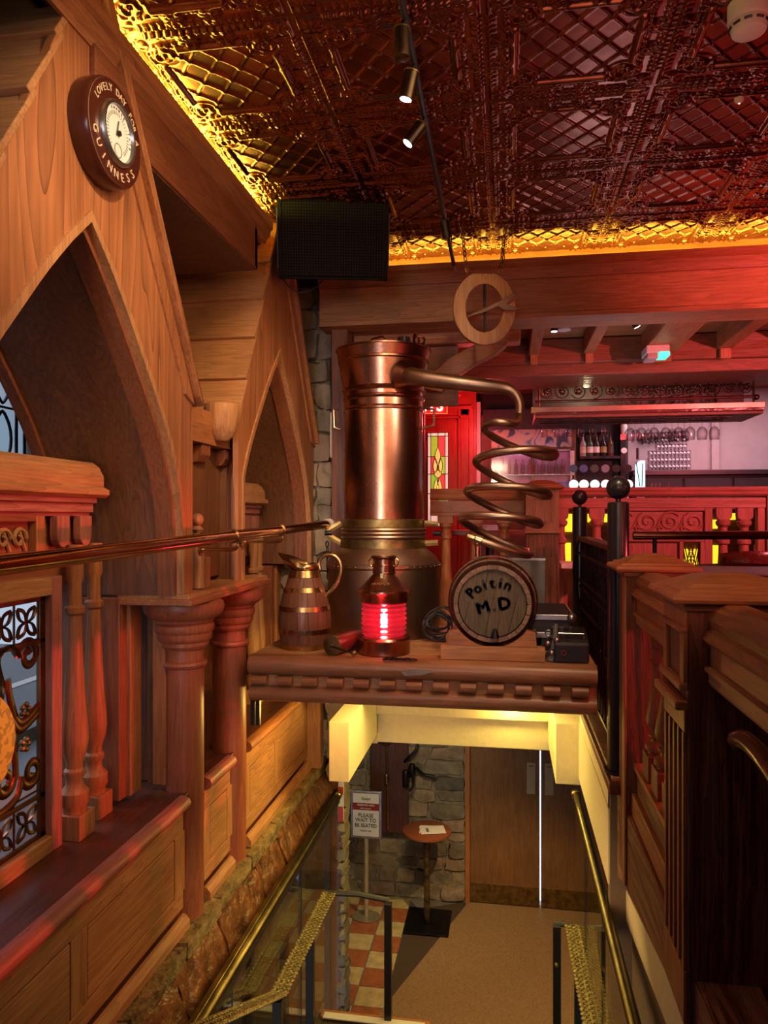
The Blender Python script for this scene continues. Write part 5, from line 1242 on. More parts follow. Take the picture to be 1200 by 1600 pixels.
def tap(px_, col, handle, label):
    c = PY(px_, 757, 6.15); z0 = 1.72
    t = thing('beer_tap', label, 'tap', (c.x, 6.15, z0), 'lit beer taps on the bar')
    MB().lathe([(.022, 0), (.016, .02), (.013, .05), (.016, .16)], (c.x, 6.17, z0), 16).build('column', STEEL, t, True)
    MB().lathe([(0, 0), (.035, 0), (.038, .006), (.035, .012), (0, .014)], (c.x, 6.14, c.z), 28, (0, -1, 0)).build('lit_badge', glow('badge_%d' % px_, col, .8), t, True)
    MB().torus((c.x, 6.135, c.z), .038, .004, (0, 1, 0), 28, 6).build('badge_rim', STEEL, t, True)
    MB().lathe([(.007, .12), (.007, .20), (.012, .21)], (c.x, 6.17, z0), 12).build('lever', BLACK, t, True)
    MB().lathe([(0, 0), (.032, 0), (.032, .014), (0, .014)], (c.x, 6.16, PY(px_, 732, 6.15).z), 24, (0, -1, 0)).build('handle_disc', plain('disc_%d' % px_, handle, .3), t, True)
for px_, col, hn, lb in ((896, (.75, 1, .95), (.05, .2, .35), 'leftmost beer tap, lit pale green with dark teal handle disc'), (912, (.85, 1, 1), (.12, .2, .65), 'second beer tap from the left, lit white with blue handle disc'), (929, (.55, 1, .85), (.10, .16, .12), 'third beer tap from the left, lit green with dark handle disc'),
                         (946, (.95, 1, 1), (.35, .5, .6), 'fourth beer tap from the left, brightest white with pale handle disc'), (963, (.15, .9, .65), (.03, .03, .03), 'beer tap lit deep green just left of the black ball finial'), (981, (.85, .95, 1), (.03, .03, .03), 'rightmost beer tap, white, behind the black ball finial')): tap(px_, col, hn, lb)
c0, c1 = PY(993, 762, 6.2), PY(1007, 720, 6.2)
t = thing('beer_font', 'tall glowing blue white beer font on the bar', 'tap', (c0.x, 6.2, 1.72))
B('base', STEEL, (c0.x, 6.17, 1.72), (c1.x, 6.25, 1.80), t, .006)
MB().prism([(c0.x, 6.17, 1.78), (c1.x, 6.17, 1.78), (c1.x+.0, 6.17, c1.z), (c0.x+.03, 6.17, c1.z), (c0.x, 6.17, c1.z-.03)], (0, .05, 0)).build('lit_panel', glow('font_glow', (.45, .85, 1), 1.6), t, False, .004)
for q in ((994, 722, 1000, 760), (1004, 724, 1003, 760)): MB().tube([PY(q[0], q[1], 6.163), PY(q[2], q[3], 6.163)], .004, 6).build('dark_trim', plain('navy', (.02, .06, .2), .3), t, True)
MB().tube([PY(996, 718, 6.2), PY(996, 700, 6.2)], .010, 10).build('handle', BLACK, t, True)
# =================================================================== CANOPY
yc_ = 5.98
cl, cr = PY(836, 640, yc_), PY(1195, 634, yc_)
t = thing('bar_canopy', 'red-lit canopy shelf with iron scroll gallery over the bar', 'canopy', ((cl.x+cr.x)/2, yc_, 2.4))
zc0 = PY(1000, 645, yc_).z; zc1 = PY(1000, 634, yc_).z
B('shelf_front', Wmah, (cl.x, yc_, zc0), (cr.x, yc_+.03, zc1-.03), t, .004)
B('shelf', Wd['X'], (cl.x, yc_+.03, zc0-.02), (cr.x, yc_+.55, zc0+.02), t)
B('copper_edge', COPPERD, (cl.x, yc_-.012, zc1-.035), (cr.x, yc_+.002, zc1+.008), t, .003); B('brass_end', BRASS, (cl.x-.03, yc_-.015, zc1-.04), (cl.x+.012, yc_+.01, zc1+.01), t, .003)
zr_ = zc1+.05; zt_ = zc1+.20
MB().tube([(cl.x, yc_, zr_), (cr.x-.04, yc_, zr_)], .011, 10).build('gallery_rail', BRONZE, t, True)
for x in (cl.x+.03, cr.x-.08): MB().tube([(x, yc_, zc1), (x, yc_, zt_)], .009, 8).build('gallery_post', BRONZE, t, True)
MB().ball((cr.x-.06, yc_, zr_-.005), .022, 14).build('gallery_knob', BRONZE, t, True)
n = 13
for k in range(n):
    x = cl.x+.09+(cr.x-cl.x-.22)*k/(n-1)
    q = MB().tube(spiral((x, yc_, zr_+.075), .062, 1.35, PI*.5+k, (1, 0, 0), (0, 0, 1), 24, .3), .0045, 6).build('iron_scroll', BRONZE, t, True)
    m = MB()
    for s in range(5): m.ball((x+.018*math.cos(s*1.257), yc_, zr_+.075+.018*math.sin(s*1.257)), .011, 8)
    m.build('rosette', BRONZE, q, True)
B('back_board', GREY, (cl.x, yc_+.5, zc1), (cr.x, yc_+.52, 2.88), t)
for k in range(3): B('hanger_rail', IRON, (cl.x+.05, yc_+.12+.12*k, zc0-.03), (cr.x-.2, yc_+.135+.12*k, zc0-.02), t)
point((cl.x+.42, yc_+.25, zc1+.14), 1.0, (1, .85, .5), .02)
zg = zc0-.032
def mesh_of(m, name, mat):
    bmesh.ops.recalc_face_normals(m.bm, faces=m.bm.faces); me = bpy.data.meshes.new(name); m.bm.to_mesh(me); m.bm.free(); me.shade_smooth(); me.materials.append(mat); return me
FL = mesh_of(MB().lathe([(.030, 0), (.030, -.003), (.004, -.008), (.004, -.035), (.020, -.05), (.026, -.08), (.026, -.13), (.024, -.13), (.024, -.08), (.018, -.052), (0, -.045)], (0, 0, 0), 18, (0, 0, 1), False), 'flute_glass', GLASSB)
WG = mesh_of(MB().lathe([(.036, 0), (.036, -.003), (.004, -.008), (.004, -.06), (.022, -.072), (.040, -.10), (.041, -.13), (.034, -.17), (.032, -.17), (.039, -.13), (.038, -.10), (.02, -.076), (0, -.068)], (0, 0, 0), 20, (0, 0, 1), False), 'wine_glass', GLASSB)
ORD = ['first', 'second', 'third', 'fourth', 'fifth', 'sixth', 'seventh', 'eighth', 'ninth', 'tenth', 'eleventh', 'twelfth', 'thirteenth']
def put(me, name, loc, label, cat, grp):
    o = bpy.data.objects.new(name, me); COL.objects.link(o); o.location = loc; tag(o, label, cat, grp); return o
for k, px_ in enumerate((851, 870, 889, 908, 926, 945)):
    put(FL, 'hanging_glass', (PY(px_, 660, yc_+.16).x, yc_+.16, zg), ORD[k]+' slim glass from the left hanging under the bar canopy', 'glass', 'slim glasses hanging under the left half of the bar canopy')
for k, px_ in enumerate((984, 1002, 1022, 1040, 1060, 1078, 1097, 1116)):
    put(WG, 'wine_glass', (PY(px_, 660, yc_+.16).x, yc_+.16, zg), ORD[k]+' round wine glass from the left, front row under the canopy', 'glass', 'wine glasses hanging under the right half of the bar canopy')
for k, px_ in enumerate((993, 1013, 1050, 1069)):
    put(WG, 'wine_glass', (PY(px_, 660, yc_+.28).x, yc_+.28, zg), ORD[k]+' round wine glass from the left, rear row under the canopy', 'glass', 'wine glasses hanging under the right half of the bar canopy')
# =================================================================== BACK OF THE BAR
YB = 7.95
wbk = struct(B('wall_bar_back', PLAST, (.9, YB, .66), (4.0, YB+.1, 2.9))); B('wall_panel', BLACKM, (-.4, YB, .66), (.9, YB+.1, 2.9), wbk)
B('pilaster', PLAST, (PY(1110, 700, YB).x, YB-.05, 1.9), (PY(1122, 700, YB).x, YB, 2.9), wbk, .004)
struct(B('trim_6', WHITE, (PY(1108, 580, 6.2).x, 6.06, 2.70), (3.9, 6.3, 2.74))); tag(bpy.data.objects['trim_6'], 'pale soffit strip behind the header at the right')
yb = 7.55
xb_ = lambda px_: PY(px_, 720, yb).x
t = thing('back_bar', 'dark back bar cabinet with picture panel and glass fronted fridge', 'cabinet', (xb_(830), yb, .66))
B('carcass', Wo['Z'], (xb_(752), yb, .66), (xb_(900), yb+.35, 2.62), t)
B('white_upright', WHITE, (xb_(744), yb-.06, .66), (xb_(751), yb+.2, 2.75), t)
B('dark_header', BLACKM, (xb_(755), yb-.02, PY(800, 672, yb).z), (xb_(900), yb, PY(800, 640, yb).z), t)
gpic, nt, p = nm('printed_panel'); tc = N(nt, 'ShaderNodeTexCoord'); n1 = N(nt, 'ShaderNodeTexNoise'); n1.inputs['Scale'].default_value = 5; n1.inputs['Detail'].default_value = 1; n1.inputs['Distortion'].default_value = 1.5; L(nt, tc.outputs['Object'], n1.inputs[0])
rr = ramp(nt, [(.38, (.04, .04, .07)), (.46, (.30, .28, .30)), (.52, (.42, .30, .12)), (.6, (.30, .28, .32)), (.66, (.03, .03, .05))]); L(nt, n1.outputs[0], rr.inputs[0]); L(nt, rr.outputs[0], p.inputs['Base Color']); p.inputs['Roughness'].default_value = .3
B('picture_panel', gpic, (xb_(768), yb-.03, PY(800, 700, yb).z), (xb_(893), yb-.01, PY(800, 672, yb).z), t)
z0_, z1_ = PY(800, 768, yb).z, PY(800, 704, yb).z
for q in ((766, 770), (829, 834), (890, 897)): B('fridge_stile', STEEL if q[0] == 890 else Wmah, (xb_(q[0]), yb-.05, z0_), (xb_(q[1]), yb-.01, z1_), t, .003)
B('fridge_head', STEEL, (xb_(766), yb-.05, z1_-.015), (xb_(897), yb-.01, z1_), t, .003)
B('fridge_back', plain('fridge_interior', (.45, .35, .55), .4), (xb_(768), yb-.008, z0_), (xb_(892), yb-.004, z1_), t)
B('fridge_glass', GLASSB, (xb_(768), yb-.075, z0_), (xb_(892), yb-.070, z1_-.02), t)
B('fridge_shelf', STEEL, (xb_(768), yb-.07, PY(800, 742, yb).z-.01), (xb_(892), yb-.01, PY(800, 742, yb).z), t)
BT = mesh_of(MB().lathe([(.018, 0), (.020, .004), (.020, .085), (.016, .10), (.007, .12), (.007, .15), (0, .15)], (0, 0, 0), 12), 'small_bottle', plain('bottle_glass_amber', (.30, .12, .10), .12))
for k in range(11): put(BT, 'small_bottle', (xb_(775+k*10.4), yb-.04, PY(800, 742, yb).z), ORD[k]+' small bottle from the left on the fridge shelf', 'bottle', 'small bottles in the glass fronted fridge')
for k, (c_, pxx) in enumerate((((.05, .2, .6), 782), ((.10, .25, .7), 872))): tag(B('drink_box', plain('blue_box_%d' % k, c_, .4), (xb_(pxx), yb-.06, z0_), (xb_(pxx+14), yb-.015, z0_+.09), None, .003), ('blue carton at the left bottom of the fridge', 'blue carton at the right bottom of the fridge')[k], 'box')
area((xb_(830), yb-.4, 2.3), (xb_(830), yb, 1.9), .35, (.9, .7, 1), .5, .2)
# bottle shelf
t = thing('bottle_shelf', 'black shelf unit of spirit bottles in the middle of the bar', 'shelf', (xb_(940), yb, 1.7))
zs_ = PY(935, 713, yb).z
B('shelf_back', BLACKM, (xb_(900), yb+.10, .66), (xb_(984), yb+.14, 2.7), t)
B('shelf_board', IRON, (xb_(905), yb-.05, zs_-.03), (xb_(970), yb+.10, zs_), t, .003)
B('shelf_board', IRON, (xb_(903), yb-.05, PY(935, 676, yb).z-.005), (xb_(945), yb+.10, PY(935, 676, yb).z+.004), t, .003)
B('side_post', IRON, (xb_(968), yb-.06, 1.7), (xb_(976), yb+.08, 2.6), t, .003)
B('red_tag', glow('red_tag_light', (1, .05, .05), 1.2), (xb_(968), yb-.065, PY(972, 688, yb).z), (xb_(977), yb-.06, PY(972, 680, yb).z), t)
MB().lathe([(0, 0), (.028, 0), (.028, .01), (0, .01)], (xb_(973), yb-.075, PY(973, 705, yb).z), 24, (0, -1, 0)).build('round_dial', WHITE, t, True)
MB().lathe([(.03, 0), (.035, .08), (.02, .12), (.02, .2)], (xb_(973), yb-.08, PY(973, 680, yb).z), 16).build('pourer_bottle', plain('milky', (.5, .45, .4), .3), t, True)
for k, (px_, c_, lab, lb) in enumerate(((911, (.35, .35, .30), (.6, .55, .3), 'clear bottle at the left end of the spirit shelf'), (922, (.06, .12, .05), (.75, .7, .62), 'green bottle with white label, second on the spirit shelf'), (932, (.05, .03, .02), (.75, .7, .6), 'dark bottle with cream label, third on the spirit shelf'),
                                       (943, (.03, .02, .02), (.35, .25, .08), 'black bottle with gold label, fourth on the spirit shelf'), (954, (.12, .06, .03), (.08, .05, .04), 'brown bottle leaning beside the black post, last on the shelf'))):
    t = thing('spirit_bottle', lb, 'bottle', (xb_(px_), yb, zs_), 'spirit bottles on the black shelf')
    MB().lathe([(.028, 0), (.031, .005), (.031, .12), (.026, .14), (.010, .165), (.010, .215), (0, .215)], (xb_(px_), yb, zs_), 18).build('glass_body', plain('bottle_%d' % k, c_, .1), t, True)
    MB().lathe([(.0318, .035), (.0318, .095)], (xb_(px_), yb, zs_), 18, (0, 0, 1), False).build('label', plain('blabel_%d' % k, lab, .6), t, True)
    MB().lathe([(.011, .195), (.011, .225), (0, .225)], (xb_(px_), yb, zs_), 12).build('stopper', BLACK, t, True)
# optics on the wall
for k in range(7):
    px_ = 1004+k*10.5; c = PY(px_, 684-k*.6, YB-.06)
    t = thing('optic', ORD[k]+' black wall optic from the left under the wine glasses', 'optic', tuple(c), 'row of black optics on the pink wall')
    MB().lathe([(.020, .04), (.026, .02), (.026, -.02), (.012, -.04), (.006, -.07)], c, 14).build('measure', BLACK, t, True); MB().tube([c+Vector((.0, -.02, -.03)), c+Vector((.02, -.05, -.06))], .005, 6).build('lever', IRON, t, True)
    B('wall_bracket', BLACK, (c.x-.03, YB-.04, c.z+.02), (c.x+.03, YB-.001, c.z+.05), t)
# rear counter with stacked tumblers
ygl = 7.6; zsh = PY(1045, 736, ygl).z
t = thing('rear_counter', 'dark rear counter under the pink wall carrying stacked glasses', 'counter', (1.8, 7.7, .66))
B('worktop', BLACK, (xb_(985), 7.42, zsh-.05), (3.6, YB-.005, zsh), t, .006)
B('cupboards', BLACKM, (xb_(985), 7.46, .66), (3.6, YB-.005, zsh-.05), t)
for k in range(5): B('cupboard_door', BLACKM, (xb_(990)+.45*k, 7.44, 1.2), (xb_(990)+.45*k+.43, 7.46, zsh-.08), t, .005)
TG = mesh_of(MB().lathe([(.022, 0), (.024, .004), (.030, .066), (.028, .066), (.021, .006), (0, .006)], (0, 0, 0), 14), 'tumbler', GLASSB)
for r in range(5):
    cols = range(11) if r < 3 else (range(2, 10) if r == 3 else (3, 4, 7, 9))
    for k in cols:
        x = PY(1016+k*5.9, 730, ygl).x
        put(TG, 'tumbler', (x, ygl+(.0 if r < 9 else 0), zsh+.067*r), ORD[k]+' tumbler from the left in the '+('bottom', 'second', 'third', 'fourth', 'topmost')[r]+' row of the stack', 'glass', 'tumblers stacked on the rear counter below the optics')
for k, px_ in enumerate((1018, 1024, 1030, 1044)):
    put(BT, 'small_bottle', (PY(px_, 760, 6.4).x, 6.4, 1.72), ORD[k]+' small bottle right of the glowing font on the bar', 'bottle', 'small bottles on the bar right of the glowing font')
# =================================================================== RED DOOR AND NEON
yd = 7.3
wd = struct(B('wall_red', REDDOOR, (-1.9, yd, .66), (PY(744, 700, yd).x, yd+.1, 2.9)))
xd = lambda px_: PY(px_, 700, yd).x
d3 = struct(B('door_3', REDDOOR, (xd(640), yd-.03, .67), (xd(716), yd, PY(700, 658, yd).z), None, .003)); tag(d3, 'red door with a stained glass light, right of the still')
for (pa__, pb__, dx) in ((716, 720, .05), (720, 733, .035), (733, 740, .055)): B('architrave', REDDOOR, (xd(pa__), yd-dx, .66), (xd(pb__), yd, PY(700, 640, yd).z), d3, .004)
for (za__, zb__, dx) in ((655, 651, .05), (650, 640, .035), (641, 636, .06)): B('architrave', REDDOOR, (xd(640), yd-dx, PY(700, za__, yd).z), (xd(738), yd, PY(700, zb__, yd).z), d3, .004)
sg = struct(B('window_3', glow('sg_backlight', (1, .95, .75), .3), (xd(669), yd-.034, 1.5), (xd(701), yd-.031, PY(685, 677, yd).z)))
zw1 = PY(685, 677, yd).z; xw0, xw1 = xd(669), xd(701); wdt = xw1-xw0
GG = glow('glass_green', (.35, .85, .06), .3); RG = glow('glass_red', (.85, .12, .12), .22); YG = glow('glass_yellow', (.95, .85, .2), .42); CGL = glow('glass_cream', (.9, .9, .7), .36)
def sgp(pts, m_): MB().prism([(xw0+wdt*u, yd-.040, zw1-wdt*v) for u, v in pts], (0, .006, 0)).build('glass_pane', m_, sg)
z_list = [.17, 1.15, 2.0, 2.95, 3.6]
for j in range(4):
    v0, v1 = z_list[j], z_list[j+1]
    sgp([(.16, v0), (.49, v0), (.49, v1), (.16, v1)], (GG, RG, GG, RG)[j]); sgp([(.51, v0), (.84, v0), (.84, v1), (.51, v1)], (RG, GG, RG, GG)[j])
    sgp([(0, v0), (.14, v0), (.14, v1), (0, v1)], CGL); sgp([(.86, v0), (1, v0), (1, v1), (.86, v1)], CGL)
for k in range(3): sgp([(.02+.33*k, 0), (.32+.33*k, 0), (.32+.33*k, .15), (.02+.33*k, .15)], CGL)
def leaf(cx, v0, v1, w_, m_):
    P = [(cx+w_*math.sin(PI*i/8), v0+(v1-v0)*i/8) for i in range(9)]+[(cx-w_*math.sin(PI*i/8), v0+(v1-v0)*i/8) for i in range(7, 0, -1)]
    MB().prism([(xw0+wdt*u, yd-.048, zw1-wdt*v) for u, v in P], (0, .006, 0)).build('glass_pane', m_, sg)
    MB().tube([(xw0+wdt*u, yd-.050, zw1-wdt*v) for u, v in P], .0035, 5, True).build('lead_came', IRON, sg, True)
leaf(.5, .70, 1.6, .14, YG); leaf(.37, 1.2, 2.0, .10, YG); leaf(.63, 1.2, 2.0, .10, YG); leaf(.5, 1.8, 2.2, .18, YG); leaf(.42, 2.2, 3.3, .13, YG); leaf(.58, 2.2, 3.3, .13, YG)
m = MB()
for u in (0, .15, .5, .85, 1): m.tube([(xw0+wdt*u, yd-.045, zw1), (xw0+wdt*u, yd-.045, 1.5)], .0035, 5)
for v in (0, .16, 1.15, 2.0, 2.95): m.tube([(xw0, yd-.045, zw1-wdt*v), (xw1, yd-.045, zw1-wdt*v)], .0035, 5)
m.build('lead_came', IRON, sg)
tag(B('wall_notice', plain('red_notice', (.5, .02, .03), .5), (xd(655), yd-.04, PY(660, 720, yd).z), (xd(667), yd-.035, PY(660, 690, yd).z)), 'small red notice on the door left of the stained glass', 'notice')
yn = 6.9
t = thing('neon_sign', 'glowing red neon sign above the red door', 'sign', (PY(680, 635, yn).x, yn, PY(680, 635, yn).z))
B('sign_box', plain('sign_red', (.35, .03, .02), .4), (PY(640, 635, yn).x, yn, PY(680, 646, yn).z), (PY(699, 635, yn).x, yn+.06, PY(680, 622, yn).z), t, .004)
B('hanger', plain('red_hanger', (.4, .03, .02), .5), (PY(655, 620, yn).x, yn+.02, PY(680, 622, yn).z), (PY(659, 620, yn).x, yn+.04, 2.885), t)
for q in ((640, 622.5, 699, 622.5), (640, 646, 699, 646), (698.5, 622, 698.5, 646)): MB().tube([PY(q[0], q[1], yn-.004), PY(q[2], q[3], yn-.004)], .005, 6).build('trim_tube', glow('red_tube', (1, .08, .03), 1.6), t, True)
Mn = Matrix.Translation(PY(677, 634.5, yn-.012)) @ Matrix.Rotation(PI/2, 4, 'X')
text('ITS', .15, glow('neon_letters', (1, .30, .22), 9), 'neon_letters', t, Mn, .006, bold=True, sx=.95)
for q in ((660, 607, 706, 609), (660, 613, 712, 612), (664, 617, 720, 618)): MB().tube([PY(q[0], q[1], yn), PY(q[2], q[3], yn)], .008, 8).build('neon_pipe', plain('red_pipe', (.6, .05, .03), .3), t, True)
tag(B('junction_box', plain('red_box', (.55, .06, .05), .5), PY(700, 628, yn+.02), PY(713, 614, yn+.06)), 'small red junction box right of the neon sign', 'box')
# =================================================================== BLACK RAILING
RX = .425
def bpost(y, label, r=.040):
    t = thing('railing_post', label, 'post', (RX, y, .618), 'black posts of the railing')
    MB().lathe([(r+.012, 0), (r+.012, .012), (r, .014), (r, 1.03), (r*.9, 1.035), (r*.25, 1.036), (r*.25, 1.05)], (RX, y, .618), 32).build('shaft', BLK, t, True, 0, 30)
    MB().ball((RX, y, .618+1.05+.040), .045, 24).build('ball_finial', BLK, t, True)
BLK = plain('satin_black', (.018, .016, .02), .28, 0, .1)
bpost(2.93, 'near black iron post with ball top at the platform corner'); bpost(4.42, 'far black iron post with ball top beside the pine newel')
t = thing('iron_railing', 'ornate black iron railing between the two black posts', 'railing', (RX, 3.6, .7))
ya_, yb_ = 2.98, 4.38
B('hand_bar', BRONZE, (RX-.03, ya_, 1.462), (RX+.03, yb_-.1, 1.486), t, .004)
for z_ in (1.385, 1.235, 1.195, 1.085, .90, .70): B('flat_bar', IRON, (RX-.008, ya_, z_-.008), (RX+.008, yb_, z_+.008), t)
for k in range(15):
    y = ya_+.05+k*.093
    MB().tube([(RX, y, .70), (RX, y, 1.47)], .0065, 6).build('bar', IRON, t, True)
    if k % 2 == 0:
        MB().torus((RX, y+.046, 1.215), .018, .004, (1, 0, 0), 14, 5).build('ring_ornament', IRON, t, True)
        MB().tube(spiral((RX, y+.046, 1.31), .040, 1.2, 0, (0, 1, 0), (0, 0, 1), 18), .004, 5).build('scroll', IRON, t, True)
        MB().tube(spiral((RX, y+.046, 1.0), .044, 1.2, PI, (0, 1, 0), (0, 0, 1), 18), .004, 5).build('scroll', IRON, t, True)
MB().tube(smoothpath([(RX-.01, yb_-.02, 1.46), (RX-.03, yb_-.02, 1.40), (RX-.04, yb_-.02, 1.28), (RX-.02, yb_-.02, 1.15), (RX, yb_-.1, 1.05)], 5), .007, 6).build('scroll', IRON, t, True)
# =================================================================== RIGHT PINE BALUSTRADE
def newel(x0, x1, y0, y1, label, zb, deco=True):
    t = thing('newel_post', label, 'newel', ((x0+x1)/2, (y0+y1)/2, zb))
    B('shaft', Wr['Z'], (x0, y0, zb), (x1, y1, 1.405), t, .003)
    cap(x0, x1, y0, y1, 1.405, Wp['X'], t, .060, .036)
    B('neck', Wd['X'], (x0-.010, y0-.010, 1.385), (x1+.010, y1+.010, 1.405), t, .004)
    if not deco:
        B('corner_strip', Wl['Z'], (x0-.008, y0-.004, zb), (x0, y0+.05, 1.385), t, .003); return t
    # left face: head block, recessed panel, mouldings and fluting
    B('head_block', Wp['Z'], (x0-.008, y0-.002, 1.345), (x0, y1+.002, 1.385), t, .003)
    for ya, yb2 in ((y0-.002, y0+.035), (y1-.035, y1+.002)): B('panel_stile', Wp['Z'], (x0-.010, ya, 1.215), (x0, yb2, 1.345), t, .002)
    for z_, w2 in ((1.336, .012), (1.205, .018)): B('panel_moulding', Wp['Y'], (x0-.020, y0-.006, z_), (x0, y1+.006, z_+w2), t, .004)
    B('panel_moulding', Wp['Y'], (x0-.030, y0-.012, 1.162), (x0, y1+.012, 1.184), t, .005)
    B('plain_band', Wp['Z'], (x0-.008, y0, 1.11), (x0, y1, 1.165), t, .002)
    for k in range(5):
        y = y0+.012+k*(y1-y0-.03)/4; B('flute_fillet', Wp['Z'], (x0-.009, y-.008, zb+.12), (x0, y+.008, 1.11), t, .002)
    B('foot_band', Wp['Z'], (x0-.009, y0, zb), (x0, y1, zb+.12), t, .002)
    return t
newel(.418, .62, 2.69, 2.86, 'far square newel with moulded cap beside the black post', .30, False)
newel(.405, .64, 1.75, 1.965, 'near square newel with fluted side and moulded cap at the right', .45)
def hrail(ya, yb, label):
    t = thing('handrail', label, 'handrail', (.48, ya, 1.3))
    MB().mould([(.055, .0), (-.045, 0), (-.055, .012), (-.045, .03), (-.035, .035), (-.042, .055), (-.035, .078), (-.012, .092), (.03, .092), (.05, .075), (.055, .05)], (.49, ya, 1.312), (.49, yb, 1.312), (1, 0, 0), (0, 0, 1)).build('top_moulding', Wp['Y'], t, True, 0, 25)
    B('rail_board', Wp['Y'], (.452, ya, 1.262), (.53, yb, 1.314), t, .003)
    MB().mould([(.03, .0), (-.014, 0), (-.022, .012), (-.022, .03), (-.03, .036), (-.03, .046), (.03, .05)], (.47, ya, 1.216), (.47, yb, 1.216), (1, 0, 0), (0, 0, 1)).build('under_moulding', Wl['Y'], t, True, 0, 25)
    return t
hrail(1.967, 2.688, 'short pine handrail between the two square newels'); hrail(.3, 1.748, 'pine handrail running towards the viewer at the right edge')
t = thing('string_board', 'grained pine base boards under the right balustrade', 'board', (.45, 2.2, .4))
B('top_fillet', Wp['Y'], (.44, 1.967, .715), (.56, 2.688, .735), t, .004); B('base_board', Wr['Y'], (.45, 1.967, .63), (.56, 2.688, .715), t, .004)
B('base_board', Wp['Y'], (.435, 1.967, .55), (.56, 2.688, .63), t, .005); B('base_fillet', Wr['Y'], (.425, 1.6, .53), (.56, 2.688, .552), t, .004)
P = [PX(q[0], q[1], .42) for q in ((962, 1250), (980, 1218), (1090, 1545), (1110, 1680), (1080, 1600), (975, 1383), (965, 1365))]
P = [Vector((.42, 2.92, .55)), Vector((.42, 1.2, .55)), Vector((.42, 1.2, .46)), PX(1078, 1600, .42), PX(976, 1383, .42), Vector((.42, 2.92, PX(965, 1370, .42).z))]
MB().prism(P, (.04, 0, 0)).build('string', Wr['Y'], t, False, .003)
for y, lb in ((2.53, 'turned baluster nearest the far newel, right balustrade'), (2.38, 'second turned baluster under the short handrail'), (2.22, 'third turned baluster under the short handrail, next to the fluted newel')):
    baluster(.50, y, .735, 1.218, lb, 'balusters under the short right handrail', Wd['Z'])
t = struct(B('wall_string_right', TAUPE, (.475, .3, -3.0), (.60, 2.92, .525)))
P = [PX(957, 1383, .465), PX(975, 1383, .465), PX(1078, 1600, .465), PX(1140, 1730, .465), PX(1095, 1730, .465), PX(1041, 1600, .465)]
MB().prism(P, (.01, 0, 0)).build('cream_strip', CREAM, t)
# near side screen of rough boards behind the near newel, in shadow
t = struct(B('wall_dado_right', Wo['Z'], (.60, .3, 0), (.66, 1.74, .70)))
# ---- horizontal rail, tables and chairs on the raised floor
t = thing('bar_rail', 'dark glossy horizontal rail right of the near black post', 'rail', (1.0, 3.45, 1.5))
a, b = PY(989, 837, 3.45), PY(1215, 836, 3.45)
MB().tube([a, b], .019, 16).build('rail_tube', metal('dark_copper_rail', (.30, .12, .08), .2), t, True)
x = PY(1023, 850, 3.45).x; MB().lathe([(.009, .66), (.009, a.z)], (x, 3.45, 0), 12).build('support', IRON, t, True)
x = x+1.1; MB().lathe([(.009, .66), (.009, a.z)], (x, 3.45, 0), 12).build('support', IRON, t, True)
def chair(x, y, zt, w_, label, rz=0, mat=None):
    mat = mat or Wmah
    t = thing('chair', label, 'chair', (x, y, .66)); zf = .66; h = w_/2
    B('seat', MAROON, (x-h+.02, y+.03, zf+.43), (x+h-.02, y+.42, zf+.47), t, .015)
    for sx_, sy_ in ((-1, 0), (1, 0), (-1, 1), (1, 1)): MB().tube([(x+sx_*(h-.04), y+.05+sy_*.34, zf), (x+sx_*(h-.04), y+.05+sy_*.34, zf+.43)], .016, 8).build('leg', mat, t, True)
    for s in (-1, 1): MB().tube([(x+s*(h-.03), y+.05, zf+.43), (x+s*(h-.02), y+.0, zt-.03)], .015, 8).build('back_post', mat, t, True)
    m = MB(); rows = []
    for k in range(13):
        f = k/12*2-1; yy = y+.05*f*f; dz = -.018*f*f
        rows.append([m.bm.verts.new(p) for p in ((x+f*h, yy-.012, zt-.075+dz*.3), (x+f*h, yy-.014, zt-.02+dz), (x+f*h, yy, zt+dz), (x+f*h, yy+.014, zt-.02+dz), (x+f*h, yy+.012, zt-.075+dz*.3))])
    for A_, B_ in zip(rows, rows[1:]):
        for k in range(5): m.bm.faces.new((A_[k], A_[(k+1) % 5], B_[(k+1) % 5], B_[k]))
    m.bm.faces.new(rows[0]); m.bm.faces.new(rows[-1][::-1]); m.build('back_rail', mat, t, True, 0, 50)
    return t
chair(PY(1180, 870, 4.2).x, 4.2, PY(1180, 861, 4.2).z, .34, 'dark red chair back, upper right above the near newel')
chair(PY(1160, 885, 3.62).x, 3.62, PY(1160, 880, 3.62).z, .52, 'dark polished chair behind the small table at the right')
table('dark marbled table just behind the caps of the newels', .70, 1.45, 2.98, 3.5, 1.375, plain('marbled', (.14, .045, .035), .3, 0, .6, 40))
t = thing('bar_stool', 'dark stool back at the right edge, below the near handrail', 'stool', (.78, 1.35, 0))
arm_ = [PY(1150, 1158, 1.35), PY(1162, 1156, 1.33), PY(1185, 1175, 1.28), PY(1215, 1215, 1.2), PY(1240, 1260, 1.1)]
MB().tube(smoothpath(arm_, 5), .016, 12).build('back_hoop', Wmah, t, True)
for q in (3,): MB().tube([arm_[q], (arm_[q].x+.02, arm_[q].y, .72)], .011, 8).build('back_spindle', Wmah, t, True)
MB().lathe([(0, .68), (.16, .68), (.17, .70), (.16, .72), (0, .725)], (.84, 1.25, 0), 28).build('seat', MAROON, t, True)
for k in range(4): a_ = PI/4+k*PI/2; MB().tube([(.84+.1*math.cos(a_), 1.25+.1*math.sin(a_), .68), (.84+.17*math.cos(a_), 1.25+.17*math.sin(a_), .0)], .013, 8).build('leg', Wmah, t, True)
